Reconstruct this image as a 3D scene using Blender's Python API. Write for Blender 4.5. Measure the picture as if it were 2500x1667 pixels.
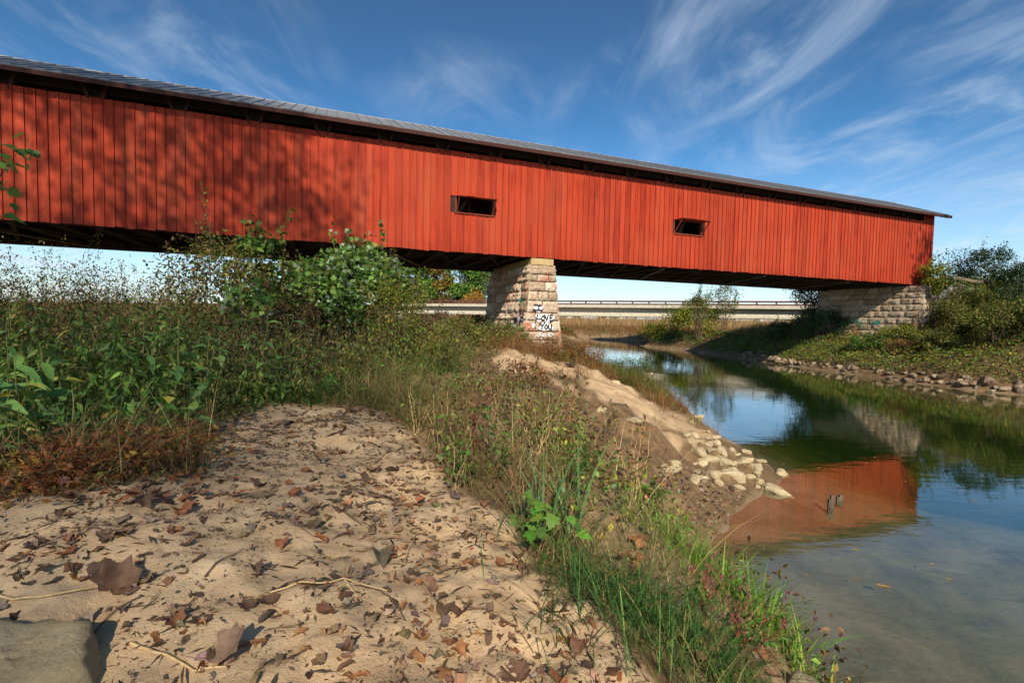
import bpy, bmesh, math
import numpy as np
from mathutils import Vector, Matrix

# ------------------------------------------------------------------ scene basics
for o in list(bpy.data.objects): bpy.data.objects.remove(o)
SC = bpy.context.scene
COL = SC.collection
RNG = np.random.default_rng(11)
RAD = math.radians

# ------------------------------------------------------------------ camera
EYE = np.array([0., 0., 3.0])                       # water level is z = 0
FPX, CX, CY = 1150., 1250., 833.5
_p, _r = RAD(2.6), RAD(1.15)
FW = np.array([0, math.cos(_p), -math.sin(_p)]); _rt = np.array([1., 0, 0]); _up = np.cross(_rt, FW)
RT = _rt*math.cos(_r) + _up*math.sin(_r); UP = np.cross(RT, FW)
cam = bpy.data.cameras.new('camera'); cam.sensor_width = 36; cam.lens = FPX/2500*36
cam.clip_start = .05; cam.clip_end = 6000
camo = bpy.data.objects.new('camera', cam); COL.objects.link(camo)
camo.matrix_world = Matrix(((RT[0], UP[0], -FW[0], EYE[0]), (RT[1], UP[1], -FW[1], EYE[1]), (RT[2], UP[2], -FW[2], EYE[2]), (0, 0, 0, 1)))
SC.camera = camo

def gp(x, y, z):                                    # where a sight line (2352-px wide photo) meets height z
    k = 2500/2352
    d = FW + RT*(x*k-CX)/FPX + UP*(CY-y*k)/FPX
    t = (z-EYE[2])/d[2]
    return EYE + d*t

# ------------------------------------------------------------------ sun, sky, exposure
SUN_EL = 35.
SUN_DIR = np.array([-.065, .997, 0.]); SUN_DIR /= np.linalg.norm(SUN_DIR)
_e = RAD(SUN_EL)
sd = Vector((SUN_DIR[0]*math.cos(_e), SUN_DIR[1]*math.cos(_e), -math.sin(_e)))
sun = bpy.data.lights.new('sun', 'SUN'); sun.energy = 5.0; sun.angle = RAD(.53); sun.color = (1, .87, .68)
suno = bpy.data.objects.new('sun', sun); COL.objects.link(suno); suno.rotation_euler = sd.to_track_quat('-Z', 'Y').to_euler()
suno.location = (0, -20, 40)

W = bpy.data.worlds.new('World'); SC.world = W; W.use_nodes = True
nt = W.node_tree; nt.nodes.clear()
def N(t, **kw):
    n = nt.nodes.new(t)
    for k, v in kw.items():
        if k.startswith('i_'): n.inputs[k[2:]].default_value = v
        else: setattr(n, k, v)
    return n
def L(a, b): nt.links.new(a, b)
def world():
    sky = N('ShaderNodeTexSky', sky_type='NISHITA', sun_disc=False, sun_elevation=_e, sun_rotation=RAD(180), altitude=200, air_density=1.0, dust_density=.3, ozone_density=3.0)
    gm = N('ShaderNodeGamma'); gm.inputs[1].default_value = 1.65; L(sky.outputs[0], gm.inputs[0])
    hs = N('ShaderNodeHueSaturation'); hs.inputs['Hue'].default_value = .485; hs.inputs['Saturation'].default_value = 1.08; hs.inputs['Value'].default_value = .41; L(gm.outputs[0], hs.inputs['Color'])
    tc = N('ShaderNodeTexCoord'); sep = N('ShaderNodeSeparateXYZ'); L(tc.outputs['Generated'], sep.inputs[0])
    zz = N('ShaderNodeMath', operation='ADD'); L(sep.outputs[2], zz.inputs[0]); zz.inputs[1].default_value = .10
    zm = N('ShaderNodeMath', operation='MAXIMUM'); L(zz.outputs[0], zm.inputs[0]); zm.inputs[1].default_value = .05
    dv = N('ShaderNodeVectorMath', operation='DIVIDE'); L(tc.outputs['Generated'], dv.inputs[0])
    cb = N('ShaderNodeCombineXYZ'); L(zm.outputs[0], cb.inputs[0]); L(zm.outputs[0], cb.inputs[1]); cb.inputs[2].default_value = 1
    L(cb.outputs[0], dv.inputs[1])
    def layer(rot, sc, scale, lo, hi, dist, off, det=9, ro=.58):
        m = N('ShaderNodeMapping'); m.inputs['Rotation'].default_value = (0, 0, RAD(rot)); m.inputs['Scale'].default_value = sc; m.inputs['Location'].default_value = off
        L(dv.outputs[0], m.inputs[0])
        n = N('ShaderNodeTexNoise'); n.inputs['Scale'].default_value = scale; n.inputs['Detail'].default_value = det; n.inputs['Roughness'].default_value = ro; n.inputs['Distortion'].default_value = dist
        L(m.outputs[0], n.inputs['Vector'])
        r = N('ShaderNodeMapRange', interpolation_type='SMOOTHSTEP'); L(n.outputs[0], r.inputs[0]); r.inputs[1].default_value = lo; r.inputs[2].default_value = hi
        return r.outputs[0]
    a = layer(62, (1, .5, 1), 1.5, .43, .84, 2.2, (4.4, .6, 0))
    b = layer(-58, (1, .36, 1), 2.0, .45, .84, 1.8, (2.3, 6.2, 0))
    big = layer(10, (1, .7, 1), .9, .32, .60, .8, (1.9, 5.5, 0), 4, .5)
    mx = N('ShaderNodeMath', operation='MAXIMUM'); L(a, mx.inputs[0]); L(b, mx.inputs[1])
    ml = N('ShaderNodeMath', operation='MULTIPLY'); L(mx.outputs[0], ml.inputs[0]); L(big, ml.inputs[1])
    # thin veil that thickens towards the horizon, where one looks through more of it
    ve = N('ShaderNodeMapRange', interpolation_type='SMOOTHSTEP'); L(sep.outputs[2], ve.inputs[0])
    ve.inputs[1].default_value = .34; ve.inputs[2].default_value = -.02; ve.inputs[3].default_value = .045; ve.inputs[4].default_value = .62
    ad = N('ShaderNodeMath', operation='MULTIPLY_ADD', use_clamp=True); L(ml.outputs[0], ad.inputs[0]); ad.inputs[1].default_value = .50; L(ve.outputs[0], ad.inputs[2])
    mix = N('ShaderNodeMix', data_type='RGBA'); L(ad.outputs[0], mix.inputs[0]); L(hs.outputs[0], mix.inputs[6]); mix.inputs[7].default_value = (6.6, 7.6, 8.8, 1)
    bg = N('ShaderNodeBackground'); bg.inputs[1].default_value = .085; L(mix.outputs[2], bg.inputs[0])
    out = N('ShaderNodeOutputWorld'); L(bg.outputs[0], out.inputs[0])
world()
SC.view_settings.view_transform = 'Standard'; SC.view_settings.look = 'None'; SC.view_settings.gamma = 1.0
SC.view_settings.use_curve_mapping = False
SC.view_settings.exposure = .40
SC.render.engine = 'CYCLES'
SC.cycles.max_bounces = 7; SC.cycles.diffuse_bounces = 3; SC.cycles.transparent_max_bounces = 12; SC.cycles.transmission_bounces = 4
SC.cycles.volume_bounces = 0
SC.cycles.sample_clamp_indirect = 6
try: SC.cycles.use_denoising = True
except Exception: pass

# ------------------------------------------------------------------ material helpers
def newmat(name):
    global nt
    m = bpy.data.materials.new(name); m.use_nodes = True; nt = m.node_tree; nt.nodes.clear()
    return m
def out(sh):
    o = N('ShaderNodeOutputMaterial'); L(sh, o.inputs[0]); return o
def bsdf(rough=.8, spec=.3, color=None, metal=0.):
    b = N('ShaderNodeBsdfPrincipled'); b.inputs['Roughness'].default_value = rough
    b.inputs['Specular IOR Level'].default_value = spec; b.inputs['Metallic'].default_value = metal
    if color is not None:
        if isinstance(color, tuple): b.inputs['Base Color'].default_value = (*color, 1)
        else: L(color, b.inputs['Base Color'])
    return b
def noise(scale, det=4, rough=.55, vec=None, dist=0., sc=None, rot=None):
    n = N('ShaderNodeTexNoise'); n.inputs['Scale'].default_value = scale; n.inputs['Detail'].default_value = det; n.inputs['Roughness'].default_value = rough; n.inputs['Distortion'].default_value = dist
    if vec is None:
        g = N('ShaderNodeNewGeometry'); vec = g.outputs['Position']
    if sc is not None:
        m = N('ShaderNodeMapping'); m.inputs['Scale'].default_value = sc
        if rot is not None: m.inputs['Rotation'].default_value = rot
        L(vec, m.inputs[0]); vec = m.outputs[0]
    L(vec, n.inputs['Vector']); return n.outputs[0]
def ramp(fac, stops):
    r = N('ShaderNodeValToRGB'); e = r.color_ramp.elements
    while len(e) < len(stops): e.new(.5)
    for k, (p, c) in enumerate(stops): e[k].position = p; e[k].color = (*c, 1) if len(c) == 3 else c
    L(fac, r.inputs[0]); return r.outputs[0]
def mixc(fac, a, b, mode='MIX'):
    m = N('ShaderNodeMix', data_type='RGBA', blend_type=mode)
    for v, i in ((fac, 0), (a, 6), (b, 7)):
        if isinstance(v, (int, float)): m.inputs[i].default_value = v
        elif isinstance(v, tuple): m.inputs[i].default_value = (*v, 1)
        else: L(v, m.inputs[i])
    return m.outputs[2]
def mrange(v, a, b, c=0., d=1.):
    r = N('ShaderNodeMapRange'); L(v, r.inputs[0])
    for i, q in ((1, a), (2, b), (3, c), (4, d)): r.inputs[i].default_value = q
    return r.outputs[0]
def math_(op, a, b):
    m = N('ShaderNodeMath', operation=op)
    for i, v in ((0, a), (1, b)):
        if isinstance(v, (int, float)): m.inputs[i].default_value = v
        else: L(v, m.inputs[i])
    return m.outputs[0]
def bump(h, strength, dist=.02):
    b = N('ShaderNodeBump'); b.inputs['Strength'].default_value = strength; b.inputs['Distance'].default_value = dist
    L(h, b.inputs['Height']); return b.outputs[0]
def orand():
    return N('ShaderNodeObjectInfo').outputs['Random']
def attr(nm='Col'):
    return N('ShaderNodeAttribute', attribute_name=nm).outputs['Color']

M = {}
def leafmat(name, transl=.35, rough=.5, spec=.3, fine=60):
    m = newmat(name); c = attr()
    v = noise(fine, 3)
    c2 = mixc(mrange(v, .3, .7), mixc(1., c, (.62, .62, .62), 'MULTIPLY'), c)
    b = bsdf(rough, spec, c2)
    if transl > 0:
        t = N('ShaderNodeBsdfTranslucent'); L(mixc(1., c2, (1.1, 1.1, .7), 'MULTIPLY'), t.inputs[0])
        mx = N('ShaderNodeMixShader'); mx.inputs[0].default_value = transl; L(b.outputs[0], mx.inputs[1]); L(t.outputs[0], mx.inputs[2]); out(mx.outputs[0])
    else: out(b.outputs[0])
    M[name] = m
leafmat('leaf'); leafmat('litter', .1, .75, .2, 90); leafmat('grass', .3, .6, .2, 25)
def simple(name, c1, c2, scale=8, rough=.8, spec=.25, bs=.3, bd=.01, sc=None, metal=0.):
    m = newmat(name); n = noise(scale, 6, .6, sc=sc)
    b = bsdf(rough, spec, ramp(n, [(.3, c1), (.7, c2)]), metal); L(bump(n, bs, bd), b.inputs['Normal']); out(b.outputs[0]); M[name] = m
simple('bark', (.05, .035, .025), (.13, .10, .075), 14, .9, sc=(1, 1, .25))
simple('twig', (.06, .04, .03), (.16, .11, .07), 30, .9)
simple('straw', (.42, .28, .12), (.62, .45, .22), 40, .7)
simple('concrete', (.36, .33, .26), (.52, .49, .40), 3, .9)
simple('tan_concrete', (.34, .25, .11), (.44, .34, .16), 4, .9)
simple('dark_timber', (.016, .011, .008), (.045, .028, .02), 9, .85, sc=(1, 1, 1))
simple('weathered_wood', (.10, .075, .055), (.24, .19, .14), 18, .9, sc=(1, 1, .2))
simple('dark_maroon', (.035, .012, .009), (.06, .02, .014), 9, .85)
simple('steel_rail', (.07, .028, .022), (.12, .05, .04), 6, .7)
simple('pale_slab', (.24, .18, .11), (.52, .43, .29), 9, .92, .2, .9, .03)
simple('mortar', (.05, .04, .03), (.12, .095, .07), 20, 1.)
simple('black_paint', (.012, .012, .014), (.03, .03, .035), 30, .6)
simple('white_paint', (.60, .60, .60), (.82, .82, .82), 14, .7)
simple('teal_paint', (.02, .22, .17), (.05, .34, .26), 14, .7)
def paint_red():
    for name, base, dark in (('red_paint', (.40, .048, .020), (.18, .018, .009)), ('red_trim', (.22, .045, .025), (.12, .025, .016))):
        m = newmat(name)
        r = orand()
        streak = noise(1.0, 7, .65, sc=(9, 9, .55)); blot = noise(.9, 5, .6)
        f = math_('ADD', math_('MULTIPLY', mrange(streak, .45, .72), .7), math_('MULTIPLY', math_('POWER', mrange(r, 0, 1), 1.6), .55))
        f2 = math_('ADD', f, math_('MULTIPLY', mrange(blot, .45, .7), .25))
        c = mixc(f2, base, dark); c = mixc(math_('MULTIPLY', mrange(noise(.6, 5, .6, sc=(3.3, 3.3, .3)), .5, .7), .6), c, (base[0]*.92, base[1]*1.7, base[2]*2.0))
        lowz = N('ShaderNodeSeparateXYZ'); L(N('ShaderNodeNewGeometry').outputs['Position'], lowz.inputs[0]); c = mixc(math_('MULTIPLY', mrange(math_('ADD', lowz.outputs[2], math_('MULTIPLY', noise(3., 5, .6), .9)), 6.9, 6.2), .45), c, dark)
        c = mixc(mrange(noise(.35, 3), .4, .65, 0, .35), c, (base[0]*.85, base[1]*1.2, base[2]*1.3))
        chip = mrange(noise(11, 4, .5, sc=(1.6, 1.6, .35)), .735, .76)
        c = mixc(math_('MULTIPLY', chip, .6), c, (.34, .19, .13))
        b = bsdf(.75, .12, c); L(bump(noise(1., 6, .7, sc=(40, 40, 2.2)), .35, .006), b.inputs['Normal']); out(b.outputs[0]); M[name] = m
paint_red()
def metal_roof():
    m = newmat('metal_roof'); n = noise(2.2, 5, .6); r = orand()
    c = mixc(math_('ADD', math_('MULTIPLY', n, .7), math_('MULTIPLY', r, .3)), (.12, .132, .15), (.235, .245, .26))
    b = bsdf(.55, .4, c, .1); L(bump(n, .15, .02), b.inputs['Normal']); out(b.outputs[0]); M['metal_roof'] = m
metal_roof()
def stone_mats():
    for name, cols, paint in (('pier_stone', [(.0, (.16, .11, .075)), (.3, (.36, .27, .18)), (.6, (.54, .44, .33)), (1., (.68, .61, .50))], (.46, .12, .06)),
                              ('abutment_stone', [(.0, (.22, .16, .11)), (.4, (.38, .29, .20)), (.75, (.50, .40, .29)), (1., (.56, .47, .36))], (.25, .17, .11))):
        m = newmat(name); r = orand(); n1 = noise(5, 7, .65); n2 = noise(1.7, 4, .6, dist=1.)
        f = math_('ADD', math_('MULTIPLY', r, .5), math_('MULTIPLY', mrange(n1, .25, .75), .5))
        c = ramp(f, cols)
        c = mixc(math_('MULTIPLY', mrange(n2, .52, .62), .6), c, paint)
        c = mixc(mrange(noise(11, 7, .75), .54, .66, 0, .8), c, (.06, .045, .035))
        b = bsdf(.9, .2, c); L(bump(noise(7, 9, .75), 1., .07), b.inputs['Normal']); out(b.outputs[0]); M[name] = m
    m = newmat('limestone'); r = orand(); n1 = noise(7, 8, .65)
    f = math_('ADD', math_('MULTIPLY', r, .55), math_('MULTIPLY', mrange(n1, .3, .7), .45))
    c = ramp(f, [(0, (.26, .20, .12)), (.4, (.46, .37, .22)), (.8, (.58, .48, .30)), (1, (.64, .55, .38))])
    c = mixc(mrange(noise(26, 8, .75), .54, .70, 0, .5), c, (.20, .15, .10)); c = mixc(mrange(noise(60, 5, .7), .6, .7, 0, .5), c, (.10, .08, .06))
    b = bsdf(.9, .2, c); L(bump(noise(14, 10, .78), 1., .05), b.inputs['Normal']); out(b.outputs[0]); M['limestone'] = m
    m = newmat('riprap_stone'); r = orand(); n1 = noise(5, 7, .65)
    f = math_('ADD', math_('MULTIPLY', r, .6), math_('MULTIPLY', mrange(n1, .3, .7), .4))
    c = ramp(f, [(0, (.07, .05, .035)), (.4, (.18, .13, .085)), (.8, (.30, .235, .155)), (1, (.42, .34, .23))])
    b = bsdf(.9, .2, c); L(bump(noise(12, 7, .7), .8, .02), b.inputs['Normal']); out(b.outputs[0]); M['riprap_stone'] = m
stone_mats()
def ground_mat():
    m = newmat('ground'); z = N('ShaderNodeSeparateColor'); L(attr('Zone'), z.inputs[0])
    sand = ramp(noise(3.5, 8, .62), [(.25, (.30, .20, .115)), (.5, (.48, .34, .20)), (.75, (.58, .43, .265))])
    sand = mixc(mrange(noise(70, 4, .7), .55, .75, 0, .45), sand, (.20, .13, .08))
    mud = ramp(noise(4, 9, .72, dist=.8), [(.28, (.06, .036, .02)), (.5, (.15, .095, .05)), (.66, (.26, .17, .09)), (.8, (.36, .25, .14))])
    soil = ramp(noise(4, 7, .65), [(.3, (.07, .045, .025)), (.55, (.15, .10, .05)), (.8, (.24, .17, .085))])
    bed = ramp(noise(.9, 9, .68, dist=.4), [(.3, (.085, .06, .04)), (.5, (.24, .175, .115)), (.72, (.37, .285, .19))])
    c = mixc(z.outputs[0], soil, sand); c = mixc(z.outputs[1], c, mud); c = mixc(z.outputs[2], c, bed)
    b = bsdf(.95, .12, c)
    h = math_('ADD', math_('MULTIPLY', noise(9, 8, .65), 1.), math_('MULTIPLY', noise(160, 3, .6), .18))
    L(bump(h, .75, .035), b.inputs['Normal']); out(b.outputs[0]); M['ground'] = m
ground_mat()
def water_mat():
    m = newmat('water')
    h = math_('ADD', math_('MULTIPLY', noise(2.6, 3, .5, sc=(.5, 1.6, 1)), 1.), math_('MULTIPLY', noise(.33, 2, .5), 3.))
    h = math_('ADD', h, math_('MULTIPLY', noise(9., 2, .5, sc=(.45, 1.4, 1)), math_('MULTIPLY', mrange(noise(.12, 2), .48, .62), .28)))
    nb = bump(h, .09, .03)
    g = N('ShaderNodeNewGeometry'); dt = N('ShaderNodeVectorMath', operation='DOT_PRODUCT'); L(nb, dt.inputs[0]); L(g.outputs['Incoming'], dt.inputs[1])
    co = math_('SUBTRACT', 1., math_('MINIMUM', math_('ABSOLUTE', dt.outputs['Value'], 0), 1.))     # Schlick reflectance, same from both sides
    fr = math_('ADD', math_('MULTIPLY', math_('POWER', co, 3.7), .96), .04)
    gl = N('ShaderNodeBsdfGlossy'); gl.inputs['Roughness'].default_value = .015; L(nb, gl.inputs['Normal']); gl.inputs[0].default_value = (1, 1, 1, 1)
    tr = N('ShaderNodeBsdfTransparent'); tr.inputs[0].default_value = (.97, .98, .95, 1)
    df = N('ShaderNodeBsdfDiffuse'); df.inputs[0].default_value = (.035, .085, .014, 1)
    body = N('ShaderNodeMixShader'); body.inputs[0].default_value = .26; L(tr.outputs[0], body.inputs[1]); L(df.outputs[0], body.inputs[2])
    frm = math_('MINIMUM', fr, 1.)
    mx = N('ShaderNodeMixShader'); L(frm, mx.inputs[0]); L(body.outputs[0], mx.inputs[1]); L(gl.outputs[0], mx.inputs[2])
    va = N('ShaderNodeVolumeAbsorption'); va.inputs[0].default_value = (.55, .62, .22, 1); va.inputs[1].default_value = .85
    o = out(mx.outputs[0]); L(va.outputs[0], o.inputs['Volume']); M['water'] = m
water_mat()

# ------------------------------------------------------------------ object helpers
def tag(o, label=None, cat=None, group=None, kind=None):
    for k, v in (('label', label), ('category', cat), ('group', group), ('kind', kind)):
        if v: o[k] = v
    return o
def empty(name, loc, rz=0.):
    o = bpy.data.objects.new(name, None); COL.objects.link(o); o.location = loc; o.rotation_euler = (0, 0, rz); o.empty_display_size = .2
    return o
def mesh_data(name, V, F, mat=None, col=None, smooth=False, extra=None):
    V = np.asarray(V, dtype=np.float32).reshape(-1, 3); F = np.asarray(F, dtype=np.int32); k = F.shape[1]
    me = bpy.data.meshes.new(name); me.vertices.add(len(V)); me.vertices.foreach_set('co', V.ravel())
    me.loops.add(F.size); me.loops.foreach_set('vertex_index', F.ravel())
    me.polygons.add(len(F)); me.polygons.foreach_set('loop_start', np.arange(0, F.size, k, dtype=np.int32))
    me.polygons.foreach_set('use_smooth', np.full(len(F), bool(smooth)))
    me.update(calc_edges=True)
    for nm, c in (('Col', col), *(extra or ())):
        if c is None: continue
        c = np.asarray(c, dtype=np.float32)
        if c.shape[1] == 3: c = np.hstack([c, np.ones((len(c), 1), np.float32)])
        a = me.color_attributes.new(nm, 'FLOAT_COLOR', 'POINT'); a.data.foreach_set('color', c.ravel())
    if mat: me.materials.append(M[mat])
    return me
def obj(name, me, parent=None, loc=None, rot=None, scale=None):
    o = bpy.data.objects.new(name, me); COL.objects.link(o)
    if parent is not None: o.parent = parent
    if loc is not None: o.location = loc
    if rot is not None: o.rotation_euler = rot
    if scale is not None: o.scale = scale
    return o
BOXV = np.array([(x, y, z) for x in (-.5, .5) for y in (-.5, .5) for z in (-.5, .5)])
BOXF = np.array([(0, 1, 3, 2), (4, 6, 7, 5), (0, 4, 5, 1), (2, 3, 7, 6), (0, 2, 6, 4), (1, 5, 7, 3)])
class MB:
    def __init__(s): s.V = []; s.F = []; s.n = 0
    def add(s, V, F):
        V = np.asarray(V, float); s.V.append(V); s.F.append(np.asarray(F)+s.n); s.n += len(V)
    def box(s, a, b):
        a = np.array(a, float); b = np.array(b, float); s.add(BOXV*(b-a)+(a+b)/2, BOXF)
    def bar(s, p, q, w, t, up=(0, 0, 1)):           # timber from p to q, width w across, thickness t along up
        p = np.array(p, float); q = np.array(q, float); d = q-p; l = np.linalg.norm(d); d /= l
        x = np.cross(d, up); x /= np.linalg.norm(x); u = np.cross(x, d)
        B = BOXV; s.add((p+q)/2 + B[:, :1]*d*l + B[:, 1:2]*x*w + B[:, 2:]*u*t, BOXF)
    def build(s, name, mat, parent=None):
        return obj(name, mesh_data(name, np.vstack(s.V), np.vstack(s.F), mat), parent)
UNIT = {}
def ubox(mat):
    if mat not in UNIT: UNIT[mat] = mesh_data('box_'+mat, BOXV, BOXF, mat)
    return UNIT[mat]
def piece(name, mat, a, b, parent, rot=None):
    a = np.array(a, float); b = np.array(b, float)
    return obj(name, ubox(mat), parent, (a+b)/2, rot, np.abs(b-a))
def barpiece(name, mat, p, q, w, t, parent, up=(0, 0, 1)):
    m = MB(); m.bar(p, q, w, t, up); return m.build(name, mat, parent)

# numpy value noise -------------------------------------------------
def _h(i, j, s): 
    n = (i*374761393 + j*668265263 + s*974634777) & 0xffffffff
    n = ((n ^ (n >> 13))*1274126177) & 0xffffffff
    return ((n ^ (n >> 16)) & 0xffff)/65535.
def vnoise(x, y, s=0):
    x = np.asarray(x, float); y = np.asarray(y, float)
    i = np.floor(x).astype(np.int64); j = np.floor(y).astype(np.int64); u = x-i; v = y-j
    u = u*u*(3-2*u); v = v*v*(3-2*v)
    return (_h(i, j, s)*(1-u)+_h(i+1, j, s)*u)*(1-v) + (_h(i, j+1, s)*(1-u)+_h(i+1, j+1, s)*u)*v
def fbm(x, y, s=0, o=4):
    r = 0; a = .5
    for k in range(o): r = r + a*vnoise(x*2**k, y*2**k, s+k); a *= .5
    return r
def sstep(a, b, x):
    t = np.clip((x-a)/(b-a), 0, 1); return t*t*(3-2*t)

# ------------------------------------------------------------------ bridge frame
BS = np.array([.93517, .35419, 0.]); BN = np.array([-.35419, .93517, 0.]); BD = 20.6
BRZ = math.atan2(BS[1], BS[0]); B0 = BN*BD
def bw(s, n, z): return B0 + BS*s + BN*n + np.array([0, 0, z])
def to_b(x, y): return x*BS[0]+y*BS[1], x*BN[0]+y*BN[1]-BD

# ------------------------------------------------------------------ terrain
RIV = np.array([  # x, y, bank slope width, bank height   (river outline, land outside)
 (2.0, -30, 2.4, 1.8), (2.45, 0, 2.3, 1.75), (2.55, 3.9, 2.3, 1.75), (2.5, 5.5, 2.6, 1.8), (2.6, 6.2, 3.2, 1.8), (3.7, 7.5, 4.2, 1.8), (4.5, 8.4, 5, 1.75),
 (5.4, 9.1, 5.4, 1.7), (5.7, 11, 6, 1.75), (5.8, 14, 6.2, 1.85), (6.4, 17.7, 6.5, 1.95), (6.5, 22.5, 6, 1.95), (6.4, 30, 5, 1.9), (7, 45, 5, 2), (9.8, 63, 5, 2),
 (11.6, 87, 6, 1.6), (13.7, 80, 7, 1.6), (17.5, 77.5, 7, 1.6), (19.3, 71, 7, 1.6), (28, 63, 7, 1.6), (60, 52, 7, 1.6), (170, 30, 7, 1.6),
 (170, 18, 7, 2.6), (60, 40, 7, 2.6), (28, 53.5, 6, 2.2), (20, 60.5, 4, 1.6), (16.6, 62, 4, 1.4), (17.2, 57.5, 5, 1.8), (19.8, 50, 6, 2.4), (20.3, 42, 6, 2.5), (20.75, 36, 6, 2.4),
 (21.3, 31.6, 6, 2.3), (22, 27, 7, 2.5), (22.4, 23.5, 8, 3.1), (23.7, 21.6, 8, 3.2), (26, 17, 9, 3.2), (28, 8, 9, 3.2), (29, -30, 9, 3.2)])
def river(x, y):
    P = RIV; n = len(P); best = np.full(x.shape, 1e9); W_ = np.zeros(x.shape); Hh = np.zeros(x.shape); ins = np.zeros(x.shape, bool)
    for i in range(n):
        a = P[i]; b = P[(i+1) % n]; dx, dy = b[0]-a[0], b[1]-a[1]
        t = np.clip(((x-a[0])*dx+(y-a[1])*dy)/(dx*dx+dy*dy), 0, 1)
        d = np.hypot(x-a[0]-t*dx, y-a[1]-t*dy); m = d < best
        best = np.where(m, d, best); W_ = np.where(m, a[2]+t*(b[2]-a[2]), W_); Hh = np.where(m, a[3]+t*(b[3]-a[3]), Hh)
        c = (a[1] > y) != (b[1] > y)
        with np.errstate(divide='ignore', invalid='ignore'):
            ins ^= c & (x < dx*(y-a[1])/(dy if dy else 1e-9)+a[0])
    return np.where(ins, -best, best), W_, Hh
def H(x, y, fine=True):
    x = np.asarray(x, float); y = np.asarray(y, float)
    d, w, hp = river(x + .25*(fbm(x*1.3, y*1.3, 3)-.45), y + .25*(fbm(x*1.3+9, y*1.3, 5)-.45))
    t = np.clip(d/w, 0, 1)
    land = hp*(1-(1-t)**(1.7-.7*sstep(8, 12, y)*(x < 8))) + .018*np.clip(d-w, 0, 40)
    land = land + (fbm(x*.35, y*.35, 11)-.47)*.5*t
    kb = np.where(x > 13, .42, .07+.23*sstep(6.5, 11, y)); bed = -np.minimum(kb*np.minimum(-d, 4.5)+.34*np.clip(-d-4.5, 0, 4), 2.2) + .05*(fbm(x*1.1, y*1.1, 23)-.47)
    z = np.where(d > 0, land, bed)
    s, n = to_b(x, y)
    # embankments carrying the road to both bridge ends
    for sg, s0 in ((1, 37.6), (-1, -20.6)):
        dn = np.clip(-.6-n, 0, None)+np.clip(n-6.6, 0, None)
        ds = np.clip((s0-s)*sg+np.where(dn > 0, 2.6, 0), 0, None)
        e = 5.75-.78*np.hypot(ds, dn)+.35*(fbm(x*.7, y*.7, 15)-.47)
        front = ((s0-s)*sg > .4) & (dn < .02)
        z = np.where((e > z) & ~front & (d > 0), e, z)
    # causeway of the far road, both ends
    u_ = (x+13.8)*.9248-(y-74)*.3804; v_ = (x+13.8)*.3804+(y-74)*.9248
    dd = np.clip(-u_-2, 0, 99)*0+np.abs(v_-4)
    e = 5.1-.55*np.clip(dd-5, 0, 99)
    z = np.where(((u_ < -6) | (u_ > 52.5)) & (e > z) & (d > 0), e, z)
    bar = sstep(5, 8, y)*sstep(30, 24, y)*np.clip(d/1.2, 0, 1)*(x < 8)
    z = z + bar*((fbm(x*.75, y*.75, 27, 4)-.46)*.6 + (np.abs(fbm(x*1.9, y*1.9, 29, 4)-.47))*-.3 + .03 + (fbm(x*5, y*5, 33, 4)-.46)*.11 - .05*np.abs(fbm(x*3.1+y, y*1.1, 35, 4)-.47)*2)
    for mx, my, mr, mh in ((2.0, 15.0, 1.2, .22), (3.9, 12.6, .8, .12), (1.0, 12.6, 1.0, .2), (2.6, 10.4, .7, .14)):
        z = z + mh*np.exp(-((x-mx)**2+(y-my)**2)/mr**2)
    # hollow trodden through the sand in front of the camera and up the path
    if fine:
        near = np.clip(1.3-np.hypot(x, y-3)/16, 0, 1)*np.clip(d/.5, 0, 1)
        z = z + near*((fbm(x*2.2, y*2.2, 31, 3)-.44)*.15 + (fbm(x*7, y*7, 37, 4)-.46)*.085 + (vnoise(x*26, y*26, 41)-.5)*.012)
    return z
def Hs(x, y): return float(H(np.array([x]), np.array([y]))[0])

def gt(X, Y):                                       # where a sight line first meets the bank
    k = 2500/2352; d = FW + RT*(X*k-CX)/FPX + UP*(CY-Y*k)/FPX; t = np.linspace(.8, 45, 900); p = EYE+d[None]*t[:, None]
    hit = p[:, 2] < H(p[:, 0], p[:, 1]); i = int(np.argmax(hit)) if hit.any() else len(t)-1
    return p[i]
def in_poly(x, y, P):
    ins = np.zeros(np.shape(x), bool); n = len(P)
    for i in range(n):
        a = P[i]; b = P[(i+1) % n]; c = (a[1] > y) != (b[1] > y)
        dy = b[1]-a[1]
        ins ^= c & (x < (b[0]-a[0])*(y-a[1])/(dy if dy else 1e-9)+a[0])
    return ins
SAND = [(.62, 1.2), (.5, 1.66), (.33, 2.14), (.08, 2.58), (-.39, 3.49), (-.91, 4.6), (-1.5, 5.7), (-2.7, 5.5), (-2.95, 4.45), (-2.1, 3.2), (-2.5, 2.75), (-3.2, 2.6), (-5, 1.2), (-7, -6), (1.5, -6), (1.0, 0)]
MIDSAND = [(-.7, 13.4), (.1, 16.4), (2.0, 18.6), (4.3, 18), (5.7, 15), (5.7, 11.5), (4.5, 10), (3.0, 8.7), (1.3, 9.0), (-.1, 11.0)]
MUD = [(1.0, 5.2), (1.5, 9.2), (3.0, 9.4), (5.2, 10), (5.6, 9), (4.4, 8.0), (3.4, 7.0), (2.8, 6.0), (2.6, 5.2), (1.6, 4.6)]
PATH = [(-5.6, 14.5), (-4.6, 14), (-3.9, 12.2), (-4.7, 11.6), (-5.2, 12.6)]
def zones(x, y):
    wx = x+.5*(fbm(x*1.6, y*1.6, 51)-.47); wy = y+.5*(fbm(x*1.6, y*1.6, 57)-.47)
    return in_poly(wx, wy, SAND), in_poly(wx, wy, MIDSAND) & (fbm(x*.85+2, y*.85, 53) > .34), in_poly(wx, wy, MUD), in_poly(wx, wy, PATH)
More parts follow.
